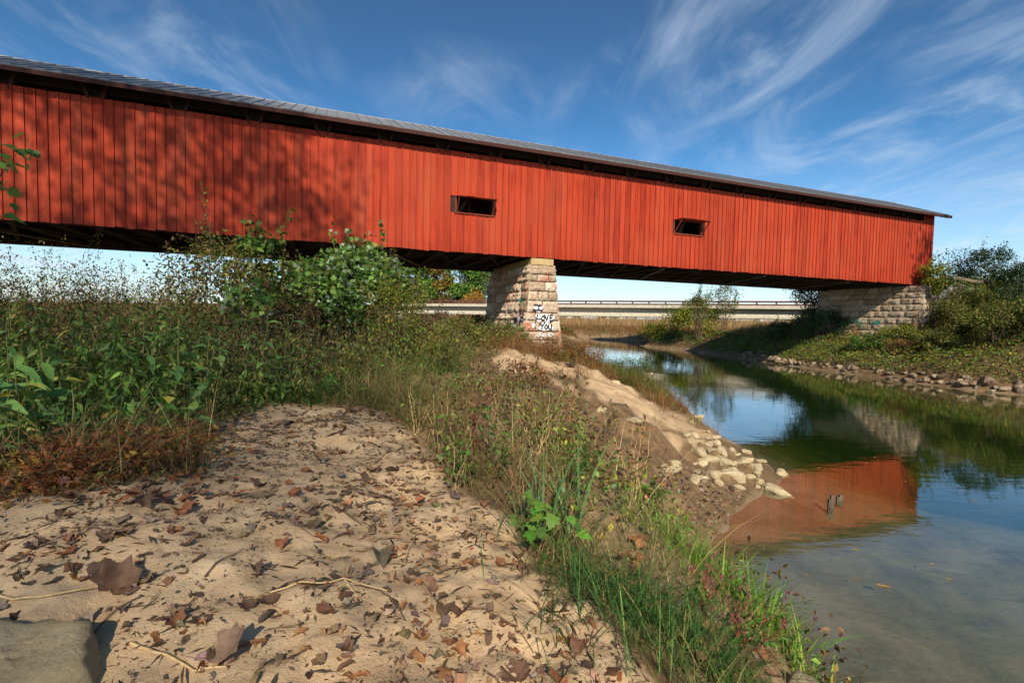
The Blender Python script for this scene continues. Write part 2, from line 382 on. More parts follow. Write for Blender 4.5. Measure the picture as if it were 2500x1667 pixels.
def terrain():
    a = np.linspace(-5.77, 6.4, 470); X = np.sinh(a)*1.0
    b = np.linspace(-4.4, 8.0, 520); Y = np.sinh(b)*1.0+2.5
    gx, gy = np.meshgrid(X, Y); z = H(gx, gy)
    nx, ny = len(X), len(Y); idx = np.arange(nx*ny).reshape(ny, nx)
    F = np.stack([idx[:-1, :-1], idx[:-1, 1:], idx[1:, 1:], idx[1:, :-1]], -1).reshape(-1, 4)
    s1, s2, s3, s4 = zones(gx, gy); d, _, _ = river(gx, gy)
    sand = (s1 | s2 | s4).astype(float)
    # sand shows between the plants of the whole sandbar
    bar = (gx < 6.5) & (gy < 30) & (gy > -10) & (d > 0)
    sand = np.maximum(sand, np.where(bar, .35*sstep(.45, .6, fbm(gx*.9, gy*.9, 61)), 0))
    far = (gy > 60) & (gx > 5) & (d < 3); sand = np.where(far, .6, sand)
    for _ in range(2):
        p = np.pad(sand, 1, mode='edge'); sand = (p[:-2, 1:-1]+p[2:, 1:-1]+p[1:-1, :-2]+p[1:-1, 2:]+2*p[1:-1, 1:-1])/6
    mud = np.maximum(s3.astype(float)*.9, np.clip(1-d/.7, 0, 1)*(d > 0)*.9)*(1-.8*s2)
    bed = sstep(.02, -.08, d)
    zone = np.stack([sand, mud, bed], -1).reshape(-1, 3)
    V = np.stack([gx, gy, z], -1).reshape(-1, 3)
    o = obj('ground', mesh_data('ground', V, F, 'ground', None, True, [('Zone', zone)])); tag(o, kind='structure', label='sandy river bank and ground')
    # water body
    m = MB(); m.box((1.2, -30, -4.5), (172, 90, 0)); w = m.build('water', 'water'); tag(w, kind='structure', label='calm green river water')
terrain()

# ------------------------------------------------------------------ covered bridge
ZB, ZT = 5.97, 10.34
S0, S1 = -20.4, 39.11
def covered_bridge():
    root = empty('covered_bridge', tuple(B0), BRZ)
    tag(root, 'long red covered bridge of upright boards with grey metal roof', 'covered bridge')
    P = .30; nb = int((S1-S0)/P)
    WIN = [(5.03, 6.76, 7.71, 8.38), (16.87, 18.72, 7.78, 8.45)]
    rng = np.random.default_rng(5)
    def put(name, mat, s, w, z0, z1, n, t):
        o = piece(name, mat, (s-w/2, n, z0), (s+w/2, n+t, z1), root)
        return o
    for i in range(nb):
        s = S0+P*(i+.5); w = P-.044-rng.uniform(0, .006)
        lo = ZB+rng.normal(0, .012); hi = ZT+rng.normal(0, .008)
        if s > 37.7: hi = 11.02
        n = rng.normal(0, .0035)
        segs = [(lo, hi)]
        for a, b, z0, z1 in WIN:
            if a-.1 < s < b+.1: segs = [(lo, z0-.02), (z1+.04, hi)]
        for z0, z1 in segs:
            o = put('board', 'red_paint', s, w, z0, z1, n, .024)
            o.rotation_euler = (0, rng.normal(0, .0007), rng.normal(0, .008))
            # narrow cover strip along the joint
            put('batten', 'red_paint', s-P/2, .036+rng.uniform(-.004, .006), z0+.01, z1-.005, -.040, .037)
    # windows: propped shutters of five planks
    for k, (a, b, z0, z1) in enumerate(WIN):
        w = empty('window', (a, 0, z0)); w.parent = root
        W_ = b-a; h = z1-z0
        piece('sill', 'red_trim', (-.06, -.07, -.05), (W_+.06, .03, .0), w)
        piece('lintel', 'red_trim', (-.02, -.03, h+.0), (W_+.02, .05, h+.05), w)
        for x in (-.03, W_-.03): piece('jamb', 'red_trim', (x, .0, 0), (x+.06, .12, h), w)
        piece('window_post', 'dark_timber', (W_*.38, .25, -.1), (W_*.38+.05, .3, h+.1), w)
        out_ = .66 if k else .56; drop = .03 if k else .10
        for j in range(5):
            x0 = -.02+j*(W_+.04)/5
            m = MB(); m.bar((x0+(W_+.04)/10, -.02, h+.035+.004*(j % 2)), (x0+(W_+.04)/10, -.02-out_-.03*rng.uniform(-1, 1), h+.035-drop+.004*(j % 2)), (W_+.04)/5-.012, .022)
            m.build('shutter_plank', 'red_paint', w)
        barpiece('shutter_cleat', 'red_trim', (-.02, -.02-out_*.8, h-drop*.8), (W_+.02, -.02-out_*.8, h-drop*.8), .07, .03, w)
        for x in (.03, W_-.03): barpiece('shutter_prop', 'red_trim', (x, -.01, .01), (x, -.02-out_*.85, h-drop), .045, .045, w, up=(1, 0, 0))
    # timber frame inside
    for n in (.18, 5.7):
        piece('bottom_chord', 'dark_timber', (S0+.1, n, 5.99 if n < 1 else 5.80), (S1-.1, n+.3, 6.35), root)
        piece('top_chord', 'dark_timber', (S0+.1, n, 10.55), (S1-.1, n+.3, 10.85), root)
        piece('girt', 'dark_timber', (S0+.1, n-.12 if n < 1 else n+.32, 8.9), (S1-.1, n-.02 if n < 1 else n+.42, 9.05), root)
    for i in range(25):
        s = S0+.6+i*2.42
        if s > S1: break
        for n in (.2, 5.72): piece('truss_post', 'dark_timber', (s-.12, n, 6.35), (s+.12, n+.26, 10.55), root)
        if s+2.4 < S1: barpiece('truss_diagonal', 'dark_timber', (s+.12, .33, 6.4), (s+2.3, .33, 10.5), .16, .2, root, up=(0, 1, 0))
        piece('floor_beam', 'dark_timber', (s-.13, .2, 5.90), (s+.13, 6.0, 6.12), root)
        piece('floor_beam', 'dark_timber', (s+1.1, .2, 5.93), (s+1.32, 6.0, 6.12), root)
        barpiece('lateral_brace', 'weathered_wood' if i % 3 == 0 else 'dark_timber', (s, .3, 5.88), (s+2.42, 5.7, 5.88), .14, .05, root)
        barpiece('lateral_brace', 'dark_timber', (s, 5.7, 5.94), (s+2.42, .3, 5.94), .14, .05, root)
        # paired braces under the eave
        for dx in (-.42, .42) if s < 37 else ():
            barpiece('eave_brace', 'dark_maroon', (s+dx*.35, .05, 10.2), (s+dx, -.05+.02, 10.98), .10, .09, root, up=(0, 1, 0))
    m = MB()
    m.box((S0, .1, 6.13), (S1, 6.1, 6.20)); m.build('deck', 'dark_timber', root)
    m = MB(); xs = [S0+.05, WIN[0][0], WIN[0][1], WIN[1][0], WIN[1][1], S1-.05]  # added dark sheet behind the boards, blocks sky showing through their gaps
    for k in range(5):
        if k in (1, 3):
            w_ = WIN[k//2]; m.box((xs[k], .045, 6.0), (xs[k+1], .06, w_[2]-.03)); m.box((xs[k], .045, w_[3]+.05), (xs[k+1], .06, 10.3))
        else: m.box((xs[k], .045, 6.0), (xs[k+1], .06, 10.3))
    m.build('gap_blocker', 'dark_timber', root)
    for e in (S0+.04, S1-.06):
        m = MB(); m.box((e, .1, 6.2), (e+.03, .75, 11.0)); m.box((e, 5.3, 6.2), (e+.03, 6.0, 11.0)); m.box((e, .75, 10.1), (e+.03, 5.3, 11.0)); m.add([(e+q, y_, z_) for q in (0, .03) for y_, z_ in ((.05, 11.0), (5.95, 11.0), (3.1, 12.28), (2.9, 12.28))], [(0, 3, 2, 1), (4, 5, 6, 7), (0, 1, 5, 4), (1, 2, 6, 5), (2, 3, 7, 6), (3, 0, 4, 7)]); m.build('portal', 'red_trim', root)
    m = MB(); m.box((S0, 6.02, 5.9), (S1, 6.06, 11.0)); m.build('far_siding', 'red_trim', root)
    # roof
    pitch = math.atan(1.64/3.6); eN, eZ = -.6, 10.77
    rl = 3.6/math.cos(pitch); R0, R1 = S0-.6, 39.75
    m = MB()
    c, sn = math.cos(pitch), math.sin(pitch)
    def slope(u, s, t=0.): return (s, eN+u*c-t*sn, eZ+u*sn+t*c)
    V = [slope(0.01, R0+.03, -.075), slope(0.01, R1-.03, -.075), slope(rl, R1-.03, -.075), slope(rl, R0+.03, -.075), slope(.01, R0+.03, -.045), slope(.01, R1-.03, -.045), slope(rl, R1-.03, -.045), slope(rl, R0+.03, -.045)]
    m.add(V, [(0, 3, 2, 1), (4, 5, 6, 7), (0, 1, 5, 4), (3, 7, 6, 2), (0, 4, 7, 3), (1, 2, 6, 5)]); m.build('roof_sheathing', 'dark_timber', root)
    m = MB(); Vf = [(s, 6.0-y, z) for s, y, z in V]; m.add(Vf, [(1, 2, 3, 0), (7, 6, 5, 4), (4, 5, 1, 0), (2, 6, 7, 3), (3, 7, 4, 0), (5, 6, 2, 1)]); m.build('far_roof', 'metal_roof', root)
    nr = 100
    for i in range(nr):
        s = R0+.25+(R1-R0-.5)*i/(nr-1)
        barpiece('rafter', 'dark_timber', slope(.04, s, -.15), slope(rl-.1, s, -.15), .06, .14, root, up=(0, -sn, c))
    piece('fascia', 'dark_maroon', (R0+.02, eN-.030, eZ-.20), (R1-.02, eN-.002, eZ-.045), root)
    pw = .42; npn = int((R1-R0)/pw); pw = (R1-R0)/npn
    pm = MB(); w = pw-.004
    def sl(u, x, t): return (x, u*c-t*sn, u*sn+t*c)
    pv = [sl(-.05, 0, -.03), sl(-.05, w, -.03), sl(rl+.01, w, -.03), sl(rl+.01, 0, -.03), sl(-.05, 0, .0), sl(-.05, w, .0), sl(rl+.01, w, .0), sl(rl+.01, 0, .0)]
    pm.add(pv, [(0, 3, 2, 1), (4, 5, 6, 7), (0, 1, 5, 4), (3, 7, 6, 2), (0, 4, 7, 3), (1, 2, 6, 5)])
    pv = [sl(-.055, .0, -.032), sl(-.055, .03, -.032), sl(rl+.02, .03, .002), sl(rl+.02, .0, .002), sl(-.055, .0, .032), sl(-.055, .03, .032), sl(rl+.02, .03, .032), sl(rl+.02, .0, .032)]
    pm.add(pv, [(0, 3, 2, 1), (4, 5, 6, 7), (0, 1, 5, 4), (3, 7, 6, 2), (0, 4, 7, 3), (1, 2, 6, 5)])
    pmesh = mesh_data('roof_panel', np.vstack(pm.V), np.vstack(pm.F), 'metal_roof')
    for i in range(npn):
        obj('roof_panel', pmesh, root, (R0+i*pw, eN, eZ+rng.normal(0, .004)), (rng.normal(0, .002), 0, 0))
    m = MB(); y = eN+rl*c; z = eZ+rl*sn
    m.box((R0, y-.02, z-.01), (R1, y+.12, z+.035)); m.build('ridge_cap', 'metal_roof', root)
    return root
covered_bridge()

# ------------------------------------------------------------------ masonry
def stone(parent, P, u0, u1, v0, v1, bulge, mat, rng, depth=.14, j=.011):
    """one rock-faced block: P(u, v, out) maps the wall's own coordinates to local space"""
    nu, nv = 6, 5; V = []; 
    a, b = u0+j, u1-j; c, d = v0+j, v1-j
    for q in range(nv):
        for p in range(nu):
            fu, fv = p/(nu-1), q/(nv-1)
            e = min(fu, 1-fu, 1)*2; e2 = min(fv, 1-fv)*2
            o = bulge*(min(1, e*2.6)*min(1, e2*2.6))*(.25+rng.uniform(0, 1.35)) - (.012 if e == 0 or e2 == 0 else 0)
            ju = 0 if p in (0, nu-1) else rng.uniform(-.3, .3)*(b-a)/nu; jv = 0 if q in (0, nv-1) else rng.uniform(-.3, .3)*(d-c)/nv
            V.append(P(a+(b-a)*fu+ju, c+(d-c)*fv+jv, o))
    F = []
    for q in range(nv-1):
        for p in range(nu-1): k = q*nu+p; F.append((k, k+1, k+nu+1, k+nu))
    ring = [p for p in range(nu)]+[q*nu+nu-1 for q in range(1, nv)]+[(nv-1)*nu+p for p in range(nu-2, -1, -1)]+[q*nu for q in range(nv-2, 0, -1)]
    uv = []
    for k in ring:
        p, q = k % nu, k//nu; uv.append((a+(b-a)*p/(nu-1), c+(d-c)*q/(nv-1)))
    n0 = len(V); V += [P(x, y, -depth) for x, y in uv]; r = len(ring)
    for i in range(r): F.append((ring[i], n0+i, n0+(i+1) % r, ring[(i+1) % r]))
    return obj('stone', mesh_data('stone', V, F, mat), parent)
def ribbon(name, strokes, w, P, off, mat, parent):
    m = MB()
    for k, st in enumerate(strokes):
        st = np.array(st, float); pts = [st[0]]
        for a, b in zip(st[:-1], st[1:]):
            n = max(2, int(np.linalg.norm(b-a)/.04)); pts += [a+(b-a)*t/n for t in range(1, n+1)]
        pts = np.array(pts); t = np.gradient(pts, axis=0); t /= np.linalg.norm(t, axis=1)[:, None]+1e-9
        nn = np.stack([-t[:, 1], t[:, 0]], 1); ww = w/2*(1+.18*np.sin(np.arange(len(pts))*1.7+k))[:, None]
        pts[0] -= t[0]*w*.3; pts[-1] += t[-1]*w*.3
        o = off+.0006*k
        V = [P(*q, o) for q in pts+nn*ww]+[P(*q, o) for q in pts-nn*ww]; n = len(pts)
        m.add(V, [(i, i+1, n+i+1, n+i) for i in range(n-1)])
    return m.build(name, mat, parent)
def pier():
    loc = bw(9.3, 3.0, 0); root = empty('bridge_pier', tuple(loc), BRZ)
    tag(root, 'tapered rough stone pier painted I LOVE YOU under the red bridge', 'bridge pier')
    rng = np.random.default_rng(3); zt, zb = 5.64, .9
    def half(z): return .655+(5.64-z)*.085               # half width along the bridge
    def nn(z): return -.02-(5.64-z)*.07
    def nf(z): return 6.15+(5.64-z)*.05
    def front(u, v, o): return (u*half(v), nn(v)-3-o, v)                    # u in -1..1
    def left(u, v, o): return (-half(v)-o, nn(v)+(nf(v)-nn(v))*u-3, v)      # u 0 near .. 1 far
    def right(u, v, o): return (half(v)+o, nn(v)+(nf(v)-nn(v))*u-3, v)
    lv = [5.64, 5.19, 4.85, 4.40, 3.95, 3.38, 3.01, 2.50, 2.10, 1.65, 1.2]
    fr = [[1], [.30, .40, .30], [.57, .43], [.33, .34, .33], [.47, .53], [.26, .5, .24], [.27, .45, .28], [.5, .5], [.4, .6], [.5, .5]]
    core = MB(); V = []
    for z in (zb, zt): h = half(z)-.09; V += [(-h, nn(z)+.09-3, z), (h, nn(z)+.09-3, z), (h, nf(z)-.09-3, z), (-h, nf(z)-.09-3, z)]
    core.add(V, [(0, 3, 2, 1), (4, 5, 6, 7), (0, 1, 5, 4), (1, 2, 6, 5), (2, 3, 7, 6), (3, 0, 4, 7)]); core.build('core', 'mortar', root)
    def F(fn, s): return lambda u, v, o: fn(u, v, o)
    for k in range(len(lv)-1):
        z1, z0 = lv[k], lv[k+1]
        x = -1.
        for f in fr[k]:
            stone(root, front, x+.0, x+2*f, z0, z1, .034, 'pier_stone', rng, .1, .026); x += 2*f
        for fn in (left, right):
            u = 0; ln = nf(z0)-nn(z0)
            while u < .999:
                w = rng.uniform(.55, 1.05)/ln
                if 1-u-w < .08: w = 1-u
                if fn is right: stone(root, lambda a, v, o: right(1-a, v, o), 1-u-w, 1-u, z0, z1, .05, 'pier_stone', rng, .1, .004)
                else: stone(root, lambda a, v, o: left(1-a, v, o), 1-u-w, 1-u, z0, z1, .10, 'pier_stone', rng, .1, .005)
                u += w
    # poured cap
    m = MB(); m.box((-.60, .02-3, 5.645), (.56, 6.0-3, 5.94)); m.build('cap', 'tan_concrete', root)
    # hand-painted letters
    def PX(X, Y): return ((X-845)/505*2-1, 5.64-(Y-290)/323)
    def S(*a): return [PX(*p) for p in a]
    def blob(cx, cy, rx, ry, n=22):
        c = []
        for i in range(n):
            a = 2*math.pi*i/n; k = 1+.16*math.sin(3*a+cx)+.1*rng.uniform(-1, 1); c.append(PX(cx+rx*k*math.cos(a), cy+ry*k*math.sin(a)))
        return c
    def patch(name, blobs, off, mat):
        m = MB()
        for i, b in enumerate(blobs):
            V = [front(*np.mean(b, 0), off+.0005*i)]+[front(*p, off+.0005*i) for p in b]; n = len(b)
            m.add(V, [(0, k+1, (k+1) % n+1, 0) for k in range(n)])
        V = np.vstack(m.V); Fq = np.vstack(m.F)[:, :3]
        return obj(name, mesh_data(name, V, Fq, mat), root)
    patch('white_patch', [blob(1015, 952, 70, 56), blob(1045, 1095, 78, 58), blob(1165, 1098, 88, 58), blob(1125, 1235, 98, 64), blob(945, 1215, 24, 34), blob(1085, 1360, 48, 26), blob(1190, 1355, 40, 26)], .052, 'white_paint')
    px = 22/273*.92
    ribbon('letter_i', [S((945, 910), (1065, 915)), S((1020, 912), (1014, 988)), S((928, 985), (1072, 988))], .085, front, .059, 'black_paint', root)
    ribbon('letters_love', [S((1000, 1050), (990, 1120), (1052, 1122)), S((1085, 1072), (1058, 1100), (1068, 1136), (1100, 1128), (1108, 1090), (1085, 1072)),
                            S((1108, 1052), (1140, 1142), (1166, 1050)), S((1192, 1056), (1188, 1140)), S((1192, 1058), (1232, 1058)), S((1190, 1098), (1222, 1096)), S((1188, 1140), (1232, 1138))], .075, front, .059, 'black_paint', root)
    ribbon('letters_you', [S((1036, 1182), (1072, 1228)), S((1110, 1172), (1072, 1228), (1066, 1276)), S((1130, 1206), (1108, 1236), (1116, 1270), (1142, 1264), (1150, 1228), (1130, 1206)),
                           S((1166, 1204), (1166, 1262), (1186, 1280), (1204, 1262), (1208, 1200))], .075, front, .059, 'black_paint', root)
    ribbon('lower_lettering', [S((1050, 1345), (1062, 1370), (1078, 1345)), S((1092, 1350), (1104, 1372), (1116, 1350)), S((1175, 1345), (1185, 1372), (1200, 1345))], .035, front, .061, 'black_paint', root)
    # scrawls on the shaded long side
    def sc(n0, n1, z0, z1, n, mat, w, off):
        st = []
        for i in range(n):
            a = rng.uniform(n0, n1); z = rng.uniform(z0, z1); st.append([(a+rng.uniform(-.02, .02), z+rng.uniform(-.09, .09)) for _ in range(4)])
        ribbon('scrawl', st, w, left, off, mat, root)
    sc(.03, .22, 2.6, 3.35, 16, 'black_paint', .035, .095); sc(.03, .2, 2.6, 3.3, 10, 'white_paint', .045, .09); sc(.06, .12, 3.9, 4.2, 7, 'teal_paint', .03, .09)
pier()
def abutment():
    loc = bw(38.0, 3.0, 0); root = empty('bridge_abutment', tuple(loc), BRZ)
    tag(root, 'coursed stone abutment under the far end of the red bridge', 'abutment')
    rng = np.random.default_rng(9); zt = 5.9
    def fs(z): return -1.15-(zt-z)*.06
    def face(u, v, o): return (fs(v)-o, u-3, v)            # u = n
    def side(u, v, o): return (u, -.75-(zt-v)*.05-o-3, v)    # faces the camera
    lv = [5.9]
    while lv[-1] > 1.9: lv.append(lv[-1]-rng.uniform(.36, .48))
    m = MB(); m.box((-1.15+.10, -3.64, 1.6), (2.4, 3.55, 5.85)); m.build('core', 'mortar', root)
    for k in range(len(lv)-1):
        z1, z0 = lv[k], lv[k+1]
        a, b = -.75-(zt-z0)*.05, 6.55+(zt-z0)*.05
        u = a
        while u < b-.01:
            w = rng.uniform(.6, 1.35)
            if b-u-w < .4: w = b-u
            stone(root, lambda q, v, o: face(-q, v, o), -(u+w), -u, z0, z1, .05, 'abutment_stone', rng, .3, .012); u += w
        u = fs(z0)
        while u < 2.4:
            w = rng.uniform(.6, 1.2); stone(root, side, u, min(u+w, 2.5), z0, z1, .05, 'abutment_stone', rng, .1, .012); u += w
    st = []
    for i in range(26):
        a = rng.uniform(1.6, 4.6); z = rng.uniform(3.05, 3.5); st.append([(a+rng.uniform(-.16, .16), z+rng.uniform(-.1, .1)) for _ in range(3)])
    ribbon('teal_scrawl', st, .07, face, .085, 'teal_paint', root)['kind'] = 'stuff'
abutment()

# ------------------------------------------------------------------ far road bridge
def road_bridge():
    a = np.array([-13.8, 74., 0]); d = np.array([38.9, -16, 0]); ln = np.linalg.norm(d); rz = math.atan2(d[1], d[0])
    root = empty('road_bridge', tuple(a), rz); tag(root, 'flat concrete highway bridge with brown rail beyond the pier', 'bridge')
    x0, x1 = -6, 54
    def prof(name, y0, y1, z0, z1, mat, xa=x0, xb=x1): return piece(name, mat, (xa, y0, z0), (xb, y1, z1), root)
    prof('deck_edge', 0, .5, 4.92, 5.30, 'concrete'); prof('deck', .5, 9.5, 4.95, 5.22, 'concrete'); prof('deck_edge', 9.5, 10, 4.92, 5.30, 'concrete')
    for y in (.95, 2.9, 4.9, 6.9, 9.0):
        m = MB(); pr = [(-.30, 3.75), (.30, 3.75), (.30, 4.02), (.12, 4.16), (.12, 4.92), (-.12, 4.92), (-.12, 4.16), (-.30, 4.02)]
        V = [(x, y+p, z) for x in (x0, x1) for p, z in pr]; n = 8
        m.add(V, [(i, (i+1) % n, n+(i+1) % n, n+i) for i in range(n)]); m.build('girder', 'concrete', root)
    for y in (.25, 9.75):
        prof('rail', y-.06, y+.06, 5.66, 5.87, 'steel_rail', x0, x1+9)
        for i in range(33): piece('rail_post', 'steel_rail', (x0+.4+i*2.08-.09, y-.07, 5.30), (x0+.4+i*2.08+.09, y+.07, 5.66), root)
    for x in (-5.2, 53):
        m = MB(); m.box((x-.7, .3, -1), (x+.7, 9.7, 3.74)); m.build('end_pier', 'concrete', root)
road_bridge()
def guard_rail():
    p = bw(39.3, -.35, 0); root = empty('guard_rail', (p[0], p[1], 5.75), BRZ)
    tag(root, 'weathered wooden rail leaving the right end of the red bridge', 'guard rail')
    barpiece('rail', 'weathered_wood', (0, 0, .95), (4.4, -.3, .62), .12, .2, root)
    for x in (.4, 2.3, 4.2): piece('post', 'weathered_wood', (x-.1, -.02-.07*x/2, -.6), (x+.1, .18-.07*x/2, .95-.075*x), root)
guard_rail()

# ------------------------------------------------------------------ foliage machinery
def norm(v): return v/(np.linalg.norm(v, axis=-1, keepdims=True)+1e-9)
RHOMB = (np.array([(0, 0, 0), (.27, .42, .05), (0, 1, -.04), (-.27, .42, .05)]), np.array([(0, 1, 2), (0, 2, 3)]))
LANCE = (np.array([(0, 0, 0), (.085, .2, .03), (-.085, .2, .03), (0, .2, 0), (.10, .5, .04), (-.10, .5, .04), (0, .5, .0), (.06, .8, -.03), (-.06, .8, -.03), (0, .8, -.06), (0, 1.05, -.16)]),
         np.array([(0, 1, 3), (0, 3, 2), (1, 4, 6), (1, 6, 3), (3, 6, 5), (3, 5, 2), (4, 7, 9), (4, 9, 6), (6, 9, 8), (6, 8, 5), (7, 10, 9), (9, 10, 8)]))
LANCE2 = (np.array([(0, 0, 0), (.10, .42, .04), (-.10, .42, .04), (0, .5, -.01), (0, 1.05, -.16)]), np.array([(0, 1, 3), (0, 3, 2), (1, 4, 3), (3, 4, 2)]))
def lobed():
    pts = [(0, 0), (.16, .02), (.40, .10), (.30, .22), (.52, .48), (.33, .45), (.24, .55), (.22, .78), (.12, .74), (0, 1.0)]
    pts = pts+[(-x, y) for x, y in pts[-2:0:-1]]
    V = [(0, .42, 0)]+[(x, y, .10*abs(x)-.10*y*y) for x, y in pts]; n = len(pts)
    return np.array(V), np.array([(0, 1+(i+1) % n, 1+i) for i in range(n)])
LOBED = lobed()
def inst(T, pos, t, nrm, size, width=1.):
    V, F = T; t = norm(t); x = norm(np.cross(t, nrm)); n = np.cross(x, t)
    size = np.broadcast_to(np.asarray(size, float), (len(pos),))[:, None, None]
    P = pos[:, None]+size*(V[None, :, :1]*width*x[:, None]+V[None, :, 1:2]*t[:, None]+V[None, :, 2:]*n[:, None])
    k = len(V); Fx = F[None]+(np.arange(len(pos))*k)[:, None, None]
    return P.reshape(-1, 3), Fx.reshape(-1, 3), k
PAL = {
 'green': [(.07, .15, .025), (.10, .19, .03), (.05, .11, .02), (.15, .23, .04)],
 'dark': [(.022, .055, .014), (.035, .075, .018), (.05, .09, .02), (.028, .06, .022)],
 'silver': [(.10, .21, .04), (.14, .25, .05), (.08, .18, .035), (.28, .37, .25), (.11, .21, .04), (.17, .26, .05), (.10, .19, .035), (.20, .25, .05)],
 'yellow': [(.18, .23, .02), (.26, .27, .025), (.12, .18, .02), (.34, .25, .03), (.08, .14, .02)],
 'autumn': [(.10, .14, .02), (.20, .17, .03), (.26, .13, .03), (.30, .17, .03), (.07, .11, .02), (.16, .08, .03)],
 'orange': [(.36, .18, .03), (.40, .22, .04), (.28, .14, .03), (.20, .17, .03)],
 'brown': [(.12, .065, .035), (.18, .10, .05), (.08, .045, .028), (.22, .13, .06), (.10, .085, .03)],
 'olive': [(.14, .17, .03), (.19, .21, .045), (.10, .13, .025), (.23, .20, .06)],
 'olive2': [(.13, .19, .035), (.19, .23, .05), (.09, .14, .03), (.28, .25, .08), (.34, .26, .10)],
 'drygreen': [(.36, .28, .12), (.28, .24, .09), (.18, .20, .06), (.42, .33, .16)],
 'tree': [(.08, .14, .035), (.11, .16, .04), (.15, .18, .045), (.09, .14, .045)],
 'dry': [(.40, .27, .12), (.32, .20, .085), (.48, .35, .17), (.24, .15, .07), (.22, .19, .06)],
 'russet': [(.32, .12, .05), (.24, .10, .045), (.38, .19, .07), (.20, .12, .05), (.16, .15, .04)],
 'bright': [(.11, .26, .025), (.15, .31, .035), (.08, .20, .02), (.22, .32, .05)],
 'sprig': [(.10, .13, .03), (.17, .15, .04), (.06, .10, .02), (.26, .16, .05)],
 'sycamore': [(.26, .085, .035), (.20, .07, .035), (.32, .13, .05), (.16, .08, .05), (.12, .075, .05)],
 'thicket': [(.18, .12, .06), (.24, .15, .06), (.12, .085, .045), (.18, .22, .05), (.30, .20, .06), (.15, .23, .05), (.13, .20, .045)],
 'goldenrod': [(.16, .15, .04), (.24, .18, .06), (.12, .12, .04), (.20, .12, .06)],
 'bankmix': [(.07, .14, .025), (.10, .17, .03), (.05, .10, .02), (.14, .18, .03), (.20, .16, .04)],
 'vinemix': [(.14, .20, .035), (.20, .23, .045), (.26, .18, .06), (.10, .16, .03), (.32, .24, .06), (.20, .12, .05)],
 'weedmix': [(.13, .25, .04), (.18, .30, .05), (.10, .19, .035), (.26, .30, .055), (.38, .33, .06), (.32, .21, .085), (.16, .26, .075)],
 'duff': [(.10, .06, .04), (.16, .10, .06), (.07, .045, .033), (.22, .14, .08), (.13, .095, .07)],
}
def colors(pal, n, rng, jit=.28, clump=None):
    p = np.array(PAL[pal] if isinstance(pal, str) else pal); c = p[rng.integers(0, len(p), n)]
    c = c*np.exp(rng.normal(0, jit, (n, 1)))*np.exp(rng.normal(0, .08, (n, 3)))
    if clump is not None: c = c*clump[:, None]
    return np.clip(c, 0, .85)
def tube(pts, rad, sides=5):
    pts = np.asarray(pts, float); n = len(pts); t = norm(np.gradient(pts, axis=0))
    ref = np.where(np.abs(t[:, 2:]) > .9, np.array([[1., 0, 0]]), np.array([[0, 0, 1.]]))
    x = norm(np.cross(t, ref)); y = np.cross(t, x); a = np.arange(sides)*2*math.pi/sides
    V = pts[:, None]+np.asarray(rad)[:, None, None]*(np.cos(a)[None, :, None]*x[:, None]+np.sin(a)[None, :, None]*y[:, None])
    F = [(i*sides+j, i*sides+(j+1) % sides, (i+1)*sides+(j+1) % sides, (i+1)*sides+j) for i in range(n-1) for j in range(sides)]
    return V.reshape(-1, 3), np.array(F)
def limb(p, q, r0, r1, rng, n=6, wob=.06, sag=0.):
    p = np.array(p, float); q = np.array(q, float); l = np.linalg.norm(q-p); t = np.linspace(0, 1, n)[:, None]
    pts = p+(q-p)*t; pts[1:-1] += rng.normal(0, wob*l/n*2, (n-2, 3)); pts[:, 2] += (sag*4*t*(1-t)*l)[:, 0]
    return pts, r0+(r1-r0)*t[:, 0]**.8
def fin(name, parts, mat, parent, col=None, smooth=False, loc=None):
    V = []; F = []; n = 0
    for v, f in parts: V.append(v); F.append(f+n); n += len(v)
    V = np.vstack(V); F = np.vstack(F)
    if loc is not None: V = V-np.asarray(loc)
    return obj(name, mesh_data(name, V, F, mat, col, smooth), parent)
